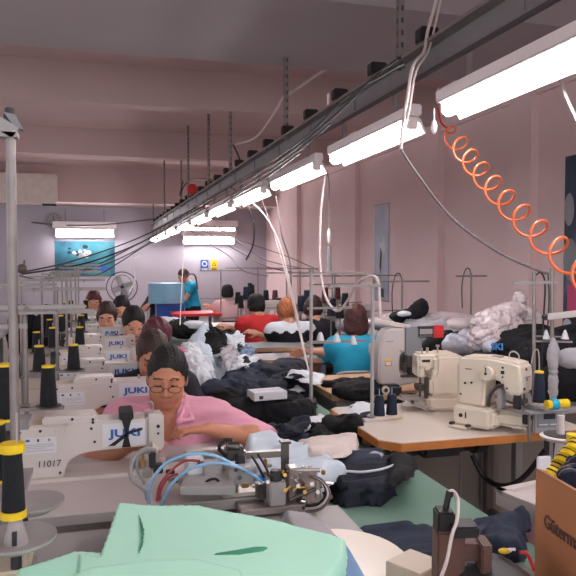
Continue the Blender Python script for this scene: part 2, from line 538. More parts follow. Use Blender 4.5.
while y < 16.8:
    mb = MB().m('black').box((0, 0, .045), (.1, .085, .075), .006).m('dark_grey').box((-.051, 0, .045), (.004, .06, .05), .002)
    mb.m('steel_dark').box((-.02, 0, .003), (.05, .05, .012)).cyl((-.03, -.02, -.03), (-.03, -.02, .02), .012)
    mb.build('socket_box', t, rail(y, -.03, .386+y*.0012)-O); y += .62; i += 1
# perforated hangers up to the beams
def hanger(y, ztop, dx=0):
    p = rail(y, dx-.04, .35)-O; L = ztop-(p.z+O.z)
    mb = MB().m('zinc')
    mb.b2(-.022, -.018, -.02, .02, 0, L).b2(-.022, .012, -.022, -.018, 0, L).b2(-.022, .012, .018, .022, 0, L)
    mb.m('dark_grey'); k = .05
    while k < L-.03: mb.b2(-.0235, -.0225, -.006, .006, k, k+.028).b2(-.008, .004, -.0232, -.0222, k, k+.028); k += .07
    mb.build('hanger', t, p)
for y, z in ((5.75, 3.3), (8.0, 3.3), (9.4, 3.75), (11.2, 3.75), (12.0, 3.3), (14.4, 3.75), (16.6, 2.9)): hanger(y, z)
hanger(3.6, 3.75, .02)
MB().m('lamp_white').b2(-.002, .002, -.025, .025, 0, .11).build('paper_tag', t, rail(4.75, -.03, .395)-O)
MB().m('red').lathe([(.0, -.03), (.075, -.03), (.085, .0), (.07, .035), (0, .04)], axis=(0, -1, 0)).build('warning_light', t, rail(10.6, -.08, .5)-O)

# fluorescent lamps
def make_lamp():
    t = empty('fluorescent_lamp', (0, 0, 0))
    mb = MB().m('lamp_white').b2(-.035, .035, -.66, .66, .055, .12, .008)
    mb.prism([(-.03, .062), (-.05, .05), (-.046, .044), (0, .052), (.045, .025), (.078, -.032), (.085, -.028), (.055, .045), (.03, .062)], -.61, .61, 'Y')
    mb.build('housing', t)
    MB().m('tube').cyl((0, -.59, .004), (0, .59, .004), .03, n=14).build('tube', t)
    for s in (-1, 1):
        MB().m('lamp_white').b2(-.035, .035, s*.6-.012, s*.6+.012, -.012, .06, .008).cyl((0, s*.585, .012), (0, s*.6, .012), .024).build('lamp_holder', t)
    for s in (-1, 1): MB().m('zinc').b2(-.015, .015, s*.4-.008, s*.4+.008, .115, .24).build('bracket', t)
    return t
rang = math.atan2(-RD.x, 1)
lamp0 = make_lamp(); first = True
tilt = math.atan2(RD.z, 1)
whichl = ['nearest fluorescent lamp of the hanging line, cut by right edge of photo', 'second fluorescent lamp of the hanging line, white cord hanging at its near end',
          'third fluorescent lamp of the hanging line counted from the nearest', 'fourth fluorescent lamp of the hanging line counted from the nearest',
          'fifth fluorescent lamp of the hanging line counted from the nearest', 'sixth fluorescent lamp of the hanging line counted from the nearest']
for i in range(10):
    y = 2.52+i*1.58
    lb = whichl[i] if i < 6 else 'small distant fluorescent lamp, %s from the far end of the hanging line' % ('fourth', 'third', 'second', 'first')[i-6]
    o = lamp0 if i == 0 else dup(lamp0, (0, 0, 0))
    tag(o, lb, 'lamp', 'fluorescent lamps hung along the rail')
    o.location = rail(y); o.rotation_euler = (tilt, 0, rang)
for y, w_ in ((.94, 'just outside the right edge'), (-.64, 'behind the camera position')):  # unseen lamps added to the line to brighten the foreground
    o = dup(lamp0, rail(y), None, 'unseen fluorescent lamp added to the hanging line, %s' % w_); o.rotation_euler = (tilt, 0, rang)
# lamps fixed on the back wall, then unseen fill lamps over other rows
def wlamp(loc, label, rz=PI/2, group='lamps away from the hanging line', sc=1):
    o = dup(lamp0, loc, None, label); o.rotation_euler = (0, 0, rz); o['group'] = group; o.scale = (sc*1.2, sc, sc*2.2) if group.startswith('lamps away') else (sc, sc, sc); return o
a = P(209, 232, y=YB-.3)
o = wlamp(a, 'large bright fluorescent lamp on back wall above the safety stickers', sc=1.15)
o2 = wlamp(P(85, 234, y=YB-.28), 'fluorescent lamp on back wall above the turquoise poster', sc=1.15)
o2.rotation_euler = (PI/2, 0, PI/2); o2.rotation_euler = Euler((0, 0, PI/2))
a3 = P(209, 241, y=YB-.3); wlamp(a3, 'fluorescent lamp added on back wall just below the first to enlarge its glow', sc=1.1)  # extra lamp added under the first to widen its glow on the wall
for k, (x, y) in enumerate(((-2.9, 5), (-2.9, 9), (-2.9, 13), (-.6, -1.2), (.9, -1.5), (-2.9, 1))):  # unseen lamps added left and behind the camera as fill light
    wlamp((x, y, 2.65), 'unseen fluorescent lamp added as fill, %s' % ('over the second left bay', 'over the third left bay', 'over the fourth left bay', 'behind the cutting table', 'behind the rounded table', 'over the first left bay')[k], 0, 'unseen fill lamps over the other rows')

# wall clock, posters, safety stickers
p = P(53.5, 220.5, y=YB)
t = empty('wall_clock', p, 0, 'round pale wall clock on the back wall left of the lamp', 'clock')
MB().m('light_grey').lathe([(0, 0), (.2, 0), (.205, .02), (.19, .035), (.18, .03), (0, .03)], axis=(0, -1, 0), n=32).build('clock_case', t)
mb = MB().m('dark_ink').box((.0, -.034, .05), (.012, .004, .11)).box((.035, -.034, -.02), (.09, .004, .012), rot=(0, .5, 0))
for k in range(12): a = k*PI/6; mb.box((.145*math.sin(a), -.032, .145*math.cos(a)), (.012, .004, .028), rot=(0, a, 0))
mb.build('clock_hands', t)

def poster_mat(name, cols, scale, seed, stretch=(1, 1, 1)):
    m = bpy.data.materials.new(name); m.use_nodes = True; nt = m.node_tree; b = nt.nodes['Principled BSDF']
    tc = nt.nodes.new('ShaderNodeTexCoord'); mp = nt.nodes.new('ShaderNodeMapping'); mp.inputs['Location'].default_value = (seed, seed*.7, seed*.3)
    mp.inputs['Scale'].default_value = stretch
    n = nt.nodes.new('ShaderNodeTexNoise'); n.inputs['Scale'].default_value = scale; n.inputs['Detail'].default_value = 6
    r = nt.nodes.new('ShaderNodeValToRGB'); e = r.color_ramp.elements
    e[0].position = cols[0][0]; e[0].color = hexc(cols[0][1]); e[1].position = cols[-1][0]; e[1].color = hexc(cols[-1][1])
    for q, c in cols[1:-1]: x = e.new(q); x.color = hexc(c)
    nt.links.new(tc.outputs['Object'], mp.inputs[0]); nt.links.new(mp.outputs[0], n.inputs['Vector']); nt.links.new(n.outputs[0], r.inputs[0]); nt.links.new(r.outputs[0], b.inputs['Base Color'])
    b.inputs['Roughness'].default_value = .5; M[name] = m
poster_mat('poster_teal', [(.3, '#123446'), (.42, '#1f5468'), (.55, '#2f6f7e'), (.68, '#4a848c'), (.75, '#2f6a68')], 1.8, 3)
poster_mat('poster_blur', [(.3, '#8b96b0'), (.5, '#9b9bb0'), (.7, '#b0aebc')], 2.5, 7)
poster_mat('poster_dark', [(.3, '#141a2c'), (.45, '#1e2c46'), (.55, '#33465f'), (.62, '#6f7f93'), (.75, '#8b8b92')], 2.2, 11, (1, 1, .5))
a, b = P(54.5, 241, y=YB), P(115, 276, y=YB)
t = empty('wall_poster', Vector((a.x, YB-.012, b.z)), 0, 'wide turquoise picture poster under the back wall lamp at left', 'poster')
w_, h_ = b.x-a.x, a.z-b.z
MB().m('poster_teal').b2(0, w_, 0, .012, 0, h_).build('print', t)
mb = MB(); rs = random.Random(2)
for k in range(16):
    mb.m(rs.choice(['grey_cloth', 'beige_cloth', 'mid_grey', 'denim'])).sph((w_*.42+rs.gauss(0, .14), -.006, h_*.68+rs.gauss(0, .1)), rs.uniform(.03, .085), (1, .06, .7))
mb.m('blue_ink').sph((w_*.8, -.006, h_*.2), .1, (1.6, .05, .8)).m('grey_cloth').b2(w_*.1, w_*.9, -.004, 0, h_*.13, h_*.16)
mb.build('picture', t)

def rwall_poster(px0, px1, pyt, pyb, mk, label, name='wall_poster'):
    a, b = P(px0, pyt, x=XR-.01), P(px1, pyt, x=XR-.01); c = P((px0+px1)/2, pyb, x=XR-.01)
    h = P((px0+px1)/2, pyt, x=XR-.01).z-c.z
    t = empty(name, (XR-.012, b.y, c.z), 0, label, 'poster')
    MB().m(mk).b2(-.004, .012, 0, a.y-b.y, 0, h, .0).build('print', t)
    return t, a.y-b.y, h
t, w_, h_ = rwall_poster(375, 389, 204, 301, 'poster_blur', 'tall narrow grey-blue banner poster on the right wall')
mb = MB().m('mid_grey').prism([(.1*w_, .52*h_), (.3*w_, .72*h_), (.45*w_, .6*h_), (.55*w_, .66*h_), (.7*w_, .5*h_), (.62*w_, .3*h_), (.75*w_, .12*h_), (.5*w_, .2*h_), (.38*w_, .4*h_)], -.007, -.004, 'X')
mb.m('denim').prism([(.45*w_, .5*h_), (.55*w_, .55*h_), (.6*w_, .35*h_), (.5*w_, .3*h_)], -.009, -.006, 'X').m('dark_ink').b2(-.007, -.004, .3*w_, .5*w_, .04*h_, .13*h_).m('steel_dark').b2(-.012, 0, 0, w_, 0, .012).b2(-.012, 0, 0, w_, h_-.012, h_)
mb.build('picture', t)
t, w_, h_ = rwall_poster(566, 600, 153, 336, 'poster_dark', 'large dark blue picture poster on the right wall at right edge')
mb = MB().m('grey_cloth').sph((-.006, w_*.85, h_*.7), .12, (.04, .6, 1.3)).m('mid_grey').sph((-.006, w_*.8, h_*.42), .2, (.04, .5, 1)).m('magenta_shirt').b2(-.008, -.004, w_*.55, w_*.86, h_*.1, h_*.28).m('dark_ink').b2(-.007, -.004, 0, w_, 0, h_*.1)
mb.m('paper').cyl((-.009, w_*.85, h_*.05), (-.006, w_*.85, h_*.05), .06, n=16)
mb.build('picture', t)
# two safety stickers
for px, c, lb in ((204.5, 'blue_ink', 'small blue safety sticker with face pictogram on the back wall'), (214, 'yellow', 'small yellow warning sticker with triangle on the back wall')):
    p = P(px, 265.5, y=YB-.006); w_ = .105 if c == 'blue_ink' else .085
    t = empty('safety_sign', p, 0, lb, 'sign')
    MB().m(c).b2(-w_, w_, -.003, .003, -.15, .15, 0).build('sign_plate', t)
    mb = MB()
    if c == 'blue_ink':
        mb.m('paper').cyl((0, -.004, .045), (0, -.007, .045), .075, n=20).b2(-.08, .08, -.006, -.003, -.135, -.075).m('blue_ink').cyl((0, -.006, .045), (0, -.009, .045), .045, n=16).b2(-.06, .0, -.009, -.006, -.115, -.105)
    else:
        mb.m('dark_ink').prism([(-.06, -.01), (.06, -.01), (0, .1)], -.007, -.003, 'Y').b2(-.07, .07, -.006, -.003, -.12, -.1).b2(-.07, .07, -.006, -.003, -.08, -.06).m('yellow').prism([(-.035, .005), (.035, .005), (0, .07)], -.009, -.006, 'Y')
    mb.build('pictogram', t)

for k, (x, y) in enumerate(((-2.9, 5), (-2.9, 9), (-2.9, 13), (-.6, -1.2), (.9, -1.5), (-2.9, 1))):
    t = empty('lamp_chain', (x, y, 2.77), 0, 'thin chain pair holding the unseen fill lamp, %s' % ('second left bay', 'third left bay', 'fourth left bay', 'behind the cutting table', 'behind the rounded table', 'first left bay')[k], 'chain')
    for s_ in (-.4, .4): MB().m('zinc').cyl((0, s_, 0), (0, s_, 3.75-2.77), .004, n=6).build('rod', t)
# ------------------------------------------------------------------ tables
def table(name, x0, x1, y0, y1, z, label, cat='table', top='table_grey', edge='wood_edge', group=None, th=.035, drawer=False, legm='iron_grey', clip=None):
    t = empty(name, ((x0+x1)/2, (y0+y1)/2, 0), 0, label, cat, group)
    w, d = (x1-x0)/2, (y1-y0)/2
    c = clip or .03
    out = [(-w+c, -d), (w-c*.5, -d), (w, -d+c*.5), (w, d-c*.5), (w-c*.5, d), (-w+c*.5, d), (-w, d-c*.5), (-w, -d+c)]
    mb = MB().m(edge).prism(out, z-th, z-.003, 'Z')
    k = 1-.004/max(w, .1)
    mb.m(top).prism([(a*k, b*k) for a, b in out], z-.003, z, 'Z')
    mb.build('tabletop', t)
    for sx in (-1, 1):
        for sy in (-1, 1):
            MB().m(legm).b2(sx*(w-.09)-.02, sx*(w-.09)+.02, sy*(d-.07)-.02, sy*(d-.07)+.02, 0, z-th, .003).build('leg', t)
        MB().m(legm).b2(sx*(w-.09)-.015, sx*(w-.09)+.015, -d+.09, d-.09, .18, .22).build('side_rail', t)
    MB().m(legm).b2(-w+.1, w-.1, -.02, .02, .19, .22).build('stretcher', t)
    if drawer:
        MB().m('light_grey').b2(-w+.03, -w+.22, -d+.03, d-.05, z-th-.12, z-th-.002, .008).build('drawer', t)
    return t

# ------------------------------------------------------------------ flat-bed sewing machine of the left rows, seen from behind
def make_lockstitch():
    t = empty('sewing_machine', (0, 0, 0))
    mb = MB().m('juki_white').b2(-.01, .49, -.07, .09, .0, .014, .003).m('steel').b2(.36, .47, -.03, .05, .016, .018)
    mb.build('bed', t)
    prof = [(0, .014), (0, .155), (.015, .185), (.155, .185), (.16, .192), (.415, .192), (.415, .098), (.26, .094), (.2, .088), (.165, .068), (.15, .04), (.148, .014)]
    mb = MB().m('juki_white').prism(prof, -.055, .055, 'Y', bev=.006)
    mb.m('cream_dark').b2(.0, .1, -.045, .045, .183, .19)
    mb.m('juki_white').b2(.08, .25, -.05, .05, .185, .215, .006)
    mb.m('dark_ink')
    for x, z in ((.012, .17), (.075, .172), (.235, .17), (.245, .125), (.135, .03), (.175, .205), (.24, .2), (.24, .19)):
        mb.cyl((x, -.0575, z), (x, -.054, z), .0045, n=10)
    mb.m('cream_dark')
    for k in range(3): mb.b2(.12+k*.014, .124+k*.014, -.0572, -.054, .163, .178)
    mb.build('arm', t)
    mb = MB().m('juki_white').b2(.415, .475, -.04, .045, .075, .2, .008).m('steel').b2(.45, .477, -.02, .02, .09, .17, .003).m('dark_ink').cyl((.455, -.043, .16), (.455, -.038, .16), .006).cyl((.455, -.043, .135), (.455, -.038, .135), .004)
    mb.build('face_plate', t)
    MB().m('cream').cyl((.435, -.055, .085), (.435, -.038, .085), .02, n=20, bev=.003).build('tension_dial', t)
    MB().m('steel').cyl((.455, 0, .02), (.455, 0, .08), .004).b2(.44, .47, -.012, .012, .016, .022).b2(.449, .461, -.006, .006, .022, .05).build('needle_bar', t)
    MB().m('dark_grey').cyl((-.045, 0, .13), (-.005, 0, .13), .055, n=28, bev=.006).m('juki_white').cyl((-.05, 0, .13), (-.04, 0, .13), .035, n=24).build('handwheel', t)
    MB().m('steel').tube([(.44, .0, .198), (.44, 0, .235), (.42, 0, .24)], .003).cyl((.36, 0, .19), (.36, 0, .21), .006).build('thread_guide', t)
    p = MB().m('paper').b2(.27, .41, -.0575, -.0545, .105, .182, .0).build('name_panel', t)
    text('logo', 'JUKI', .036, 'blue_ink', p, (.345, -.0585, .148), bold=.0012, sx=1.5)
    s = MB().m('paper').b2(.022, .125, -.0572, -.0545, .098, .152).m('blue_ink').b2(.03, .042, -.058, -.057, .139, .147).m('dark_ink').b2(.065, .071, -.058, -.057, .138, .147).b2(.1, .104, -.058, -.057, .139, .146)
    s.m('light_grey').b2(.03, .117, -.058, -.057, .128, .1295).b2(.03, .117, -.058, -.057, .122, .1235).b2(.03, .09, -.058, -.057, .116, .1175).b2(.03, .117, -.058, -.057, .108, .1095)
    s.build('sticker', t)
    return t
mach = make_lockstitch()
MX = -.275
spots = [(2.36, 0), (3.08, .07), (3.62, .035), (4.2, .02), (4.88, .02), (5.6, .0), (6.35, -.03), (7.2, -.02)]
mlab = ['white sewing machine nearest in the left column, black straps crossed over its arm',
        'white sewing machine second in the left column, right behind the nearest one',
        'white sewing machine third in the left column, beside the woman in black top',
        'white sewing machine fourth in the left column, counted from the front',
        'white sewing machine fifth in the left column, beside the woman in magenta',
        'white sewing machine sixth in the left column, in front of dark haired woman',
        'white sewing machine seventh in the left column, in front of the person in grey',
        'white sewing machine at the far end of the left column']
machines = []
for i, (y, dx) in enumerate(spots):
    o = mach if i == 0 else dup(mach, (0, 0, 0))
    tag(o, mlab[i], 'sewing machine', 'sewing machines in the left column')
    o.location = (MX+dx, y, .776 if i == 0 else .783); machines.append(o)
# the nearest one has extra marks
m1 = machines[0]
text('machine_number', '11017', .03, 'dark_ink', m1, (.1, -.0565, .062), shear=.1, sx=1.0)
mb = MB().m('black').b2(.325, .372, -.062, .062, .192, .217, .004)
mb.prism([(.333, .192), (.365, .192), (.352, .148), (.362, .1), (.333, .1), (.345, .148)], -.0605, -.0585, 'Y')
mb.prism([(.352, .152), (.35, .138), (.31, .108), (.288, .108)], -.0605, -.0585, 'Y')
mb.prism([(.348, .152), (.352, .143), (.4, .155), (.402, .164)], -.0605, -.0585, 'Y')
mb.build('strap', m1)

tl = ['pale table under the nearest left machine, woman in pink behind it'] + ['pale table under machine number %s of the left column' % w for w in ('two', 'three', 'four', 'five', 'six', 'seven', 'eight')]
for i, (y, dx) in enumerate(spots):
    x1 = .66 if i == 0 else .36
    y0 = 1.98 if i == 0 else y-.16
    y1 = spots[i+1][0]-.19 if i < 7 else y+.5
    table('sewing_table', -.8 if i == 0 else -.62, x1, y0, y1, .78, tl[i], group='tables of the left column', top='laminate' if i else 'table_grey', edge='light_grey' if i == 0 else 'wood_pale', th=.03)

# ------------------------------------------------------------------ thread stands and cones
def cone(name, loc, label, group, body='thread_black', h=.125, r=.03, base='yellow', top=True, parent=None):
    t = empty(name, loc, 0, label, 'thread cone', group)
    MB().m(body).lathe([(r*.5, .006), (r*.98, .006), (r, .012), (r*.78, h-.008), (r*.72, h-.003), (r*.3, h-.002)], n=20).build('thread', t)
    MB().m(base if base != 'yellow' or h > .145 else 'thread_black').lathe([(r*.6, 0), (r*1.02, 0), (r*1.02, .007), (r*.6, .008)], n=20).build('spool_foot', t)
    MB().m(base).lathe([(r*.4, h-.004), (r*.74, h-.006), (r*.72, h+.003), (r*.25, h+.004)], n=20).build('spool', t)
    return t
def stand(loc, label, zt=.2, h=.56, name='thread_stand', w=.34, gx=0):
    """pole with a spool tray at height zt and guide bar at the top"""
    t = empty(name, loc, 0, label, 'thread stand', 'thread stands of the left column')
    MB().m('zinc').cyl((0, .06, 0), (0, .06, h), .008, n=12).cyl((0, .06, 0), (0, .06, .02), .02).build('pole', t)
    MB().m('zinc').b2(-w*.55+gx, w*.9+gx, .045, .06, h-.02, h-.004).b2(-w*.5+gx, w*.5+gx, .02, .035, h-.018, h-.008).build('guide_bar', t)
    MB().m('iron_grey').b2(-w/2, w/2, -.012, .012, zt-.012, zt).b2(-.012, .012, -.01, .07, zt-.012, zt).build('spool_arm', t)
    for s in (-1, 1):
        p = MB().m('steel_dark').lathe([(0, 0), (.042, 0), (.046, .004), (.04, .006), (0, .005)], (s*w*.3, 0, zt), n=20).m('zinc').cyl((s*w*.3, 0, zt), (s*w*.3, 0, zt+.15), .0035, n=8).build('spool_pin', t)
    for s in (-1, 1):
        MB().m('zinc').tube([(s*w*.4, .03, h-.01), (s*w*.4, .0, h-.005), (s*w*.4+.01, -.01, h-.015), (s*w*.4, .0, h-.025)], .0025, n=6, smooth=3).build('guide_eye', t)
    return t
sl = ['thread stand rising behind the nearest left machine', 'thread stand behind second machine of the left column', 'thread stand behind third machine of the left column',
      'thread stand behind fourth machine of the left column', 'thread stand behind fifth machine of the left column', 'thread stand behind sixth machine of the left column', 'thread stand at the far end of the left column']
yst = [2.54, 3.38, 4.3, 5.25, 6.3, 7.4]
cl = ['nearest', 'second', 'third', 'fourth', 'fifth', 'sixth']
for i, y in enumerate(yst):
    w = (.27, .26, .26, .25, .25, .25)[i]; xc = (-.272, -.215, -.215, -.23, -.235, -.245)[i]
    stand((xc, y, .78), sl[i], zt=.2, h=(.55, .6, .62, .66, .68, .7)[i], w=w)
    for s, side in ((-1, 'left'), (1, 'right')):
        cone('thread_cone', (xc+s*w*.3, y, .986), 'black thread cone, %s one on the %s thread stand of the left column' % (side, cl[i]), 'black thread cones of the left column', h=.14 if i == 0 else .115)
# extra cones and uprights beyond and left of them
k = 0
xl = ['by the second stand, at far left', 'left of the third stand', 'left of the fourth stand', 'left of the fifth stand', 'left of the farthest stand']
for (x, y) in ((-.42, 3.5), (-.4, 4.45), (-.39, 5.4), (-.39, 6.5), (-.4, 7.6)):
    t = empty('spool_rack', (x, y, .78), 0, 'low steel spool rack '+xl[k], 'spool rack', 'spool racks of the left column')
    MB().m('iron_grey').b2(-.06, .06, -.05, .05, 0, .012).cyl((0, 0, 0), (0, 0, .15), .006).m('steel_dark').lathe([(0, .15), (.042, .15), (.046, .155), (0, .156)]).build('rack', t)
    MB().m('zinc').cyl((.03, .05, .0), (.03, .05, .62), .007, n=10).b2(-.15, .2, .042, .058, .6, .615).build('upright', t)
    cone('thread_cone', (x, y, .937), 'black thread cone standing on the low rack '+xl[k], 'black thread cones on low racks'); k += 1

# ------------------------------------------------------------------ big stand at the left edge
p = P(12, 300, d=1.62)
t = empty('pole_stand', (p.x, p.y+.02, 0), 0, 'tall grey pole at left edge with clamp bracket and cap on top', 'stand')
MB().m('zinc').cyl((0, 0, .0), (0, 0, 1.80), .0115, n=20).cyl((0, 0, 0), (0, 0, .03), .12, n=28, bev=.005).build('pole', t)
MB().m('light_grey').b2(-.03, .018, -.02, .02, 1.80, 1.812).box((-.012, -.018, 1.825), (.06, .004, .03), rot=(0, .55, 0)).m('steel_dark').b2(-.012, .012, -.012, .012, 1.81, 1.83).build('clamp', t)
MB().m('dark_grey').b2(-.014, .01, -.012, .012, 1.828, 1.856).m('mid_grey').prism([(-.013, 1.86), (.012, 1.855), (.032, 1.818), (.01, 1.826)], -.014, .014, 'Y').build('cap', t)
MB().m('dark_grey').cyl((-.001, 0, 1.852), (-.001, 0, 1.872), .0115, n=16, bev=.002).build('knob', t)
MB().m('zinc').b2(-.2, .17, -.004, .008, 1.383, 1.394, .002).m('steel_dark').cyl((.03, -.012, 1.387), (.03, 0, 1.387), .005).build('cross_bar', t)
MB().m('zinc').b2(-.14, .03, .012, .02, 1.335, 1.347).build('second_bar', t)

# dishes, cones and base block of the near stand
p = P(20, 556, d=1.45)
t = empty('spool_dish', (P(16, 545, d=1.5).x, P(16, 545, d=1.5).y, .745), 0, 'grey plastic two-tier spool dish at bottom left holding a black cone', 'spool dish')
for z, r, y, x in ((.12, .085, .0, .0), (.15, .075, .14, .02)):
    MB().m('light_grey').lathe([(.012, z), (r*.6, z-.004), (r, z+.014), (r*1.03, z+.018), (r*1.03, z+.022), (r*.97, z+.02), (r*.6, z+.004), (.012, z+.006)], (x, y, 0), n=36).build('dish', t)
MB().m('light_grey').lathe([(.026, .125), (.024, .14), (.012, .185), (.008, .19)], n=24).m('dark_grey').b2(-.005, .005, -.027, -.018, .13, .16).build('cone_holder', t)
MB().m('cream_dark').b2(-.1, .02, -.02, .2, .02, .07, .006).m('dark_grey').b2(-.04, .01, -.022, -.016, .035, .055).cyl((0, 0, .07), (0, 0, .125), .012).cyl((.0, .13, .07), (.0, .14, .15), .012).build('base_block', t)
MB().m('iron_grey').b2(-.08, .03, -.01, .18, .0, .02, .004).build('foot', t)
MB().m('steel').cyl((.006, -.0, .12), (.006, .0, .42), .003).build('spindle', t)
O = t.location
c = cone('thread_cone', (O.x-.004, O.y, O.z+.188), 'large black thread cone with yellow ends on the grey dish at bottom left', 'near cones at the left edge', h=.155, r=.0255)
for ch in list(c.children):
    if ch.name.startswith('spool') and not ch.name.startswith('spool_foot'):
        MB().m('yellow').lathe([(.0, .145), (.0265, .145), (.0275, .15), (.0265, .165), (.0, .166)], n=24).build('band', c); MB().m('yellow').lathe([(.0, -.002), (.028, -.002), (.028, .014), (.02, .016)], n=24).build('band', c)
for zz, yy, lb in ((.2, .03, 'black thread cone with yellow ends at left edge, behind the tall pole'), (.33, .14, 'black thread cone cut by the left edge, highest of the near ones')):
    cone('thread_cone', (O.x-.075+yy*.1, O.y+.2+yy, O.z+zz-.0), lb, 'near cones at the left edge', h=.15, r=.03)
MB().m('iron_grey').b2(-.12, .0, .17, .4, .165, .178).b2(-.12, .0, .3, .4, .31, .33).cyl((-.09, .38, 0), (-.09, .38, .5), .007).build('rear_arm', t)

# ------------------------------------------------------------------ near tables
t = empty('cutting_table', (.2, 1.55, 0), 0, 'near grey table with orange wood edge under the mint fabric', 'table')
MB().m('wood_edge').b2(-.75, .5, -.5, .395, .71, .741).m('light_grey').b2(-.748, .498, -.498, .39, .741, .745).build('tabletop', t)
for sx in (-.68, .43):
    for sy in (-.42, .33): MB().m('iron_grey').b2(sx-.02, sx+.02, sy-.02, sy+.02, 0, .71).build('leg', t)
# rounded white leaf
a = P(330, 527, z=.742); b = P(394, 560, z=.742); 
t = empty('rounded_table', (.55, 1.5, 0), 0, 'white table leaf with rounded corner beside the mint fabric', 'table')
cx, cy = .0, .0
out = [(-.2, -.4), (.2, -.4), (.2, -.02)]
for k in range(0, 10): an = k/9*PI/2; out.append((.2-.17*(1-math.cos(an)) , .12+.19*math.sin(an)-.04))
out += [(-.2, .27)]
MB().m('cream').prism(out, .722, .748, 'Z', bev=.003).build('tabletop', t)
for sx in (-.15, .12): MB().m('iron_grey').cyl((sx, -.2, 0), (sx, -.2, .722), .018).build('leg', t)

# ------------------------------------------------------------------ green aisle table
t = empty('aisle_table', (.86, 4.6, 0), 0, 'long green topped table running down the aisle under the garments', 'table')
MB().m('green_top').b2(-.36, .31, -3.35, 3.9, .68, .7, .004).m('iron').b2(-.34, .29, -3.3, 3.85, .62, .68).build('tabletop', t)
for yy in (-3.2, -1.6, 0, 1.7, 3.7):
    for xx in (-.3, .25): MB().m('iron').b2(xx-.025, xx+.025, yy-.025, yy+.025, 0, .62).build('leg', t)

# ------------------------------------------------------------------ right-hand tables
def rtable(px, py, w, d, label, z=.78, **k):
    p = P(px, py, z=z)
    return table('sewing_table', p.x, p.x+w, p.y-d, p.y, z, label, group='tables along the right side', **k), p
table('sewing_table', 1.07, 2.02, 2.42, 3.12, .78, 'cream topped table with orange edge carrying the bartack machines', group='tables along the right side', top='laminate', clip=.07, legm='iron')
table('sewing_table', 1.2, 1.95, 3.4, 4.02, .78, 'wood edged table left of the woman in turquoise', group='tables along the right side', top='wood_pale', edge='wood_pale', drawer=True)
table('sewing_table', 1.13, 1.7, 4.75, 5.12, .78, 'wood edged table beside the woman in white and black lace', group='tables along the right side', top='light_grey', edge='wood_pale')
table('sewing_table', 1.15, 1.75, 5.45, 5.85, .78, 'wood edged table beside the woman in red', group='tables along the right side', top='mid_grey', edge='wood_pale')
table('sewing_table', 1.1, 2.2, 7.4, 7.9, .78, 'pale table in front of the person in pale pink', group='tables along the right side', top='laminate', edge='wood_pale')
for i, (x, y) in enumerate(((2.6, 5.0), (2.6, 6.3), (2.6, 7.8), (2.7, 3.6))):
    table('sewing_table', x-.45, x+.9, y, y+.55, .78, ('table against right wall behind turquoise woman', 'table by the right wall behind the lace top woman', 'table by the right wall, farthest one', 'pale table under the plastic bags by the right wall')[i], group='tables along the right wall', top='light_grey', edge='wood_pale')
table('sewing_table', .95, 1.62, 9.3, 9.9, .78, 'red edged table in front of the standing woman', group='tables along the right side', top='red', edge='red')
# ------------------------------------------------------------------ people
def rotm(rx=0, ry=0, rz=0): return np.array(Euler((rx, ry, rz)).to_matrix())
def ik(a, b, l1, l2, pole):
    a = Vector(a); b = Vector(b); d = b-a; L = min(d.length, (l1+l2)*.995)
    b = a+d.normalized()*L; d = (b-a).normalized()
    x = (l1*l1-l2*l2+L*L)/(2*L); hgt = math.sqrt(max(l1*l1-x*x, 0))
    pl = Vector(pole); pl = (pl-d*pl.dot(d)).normalized()
    return a+d*x+pl*hgt, b

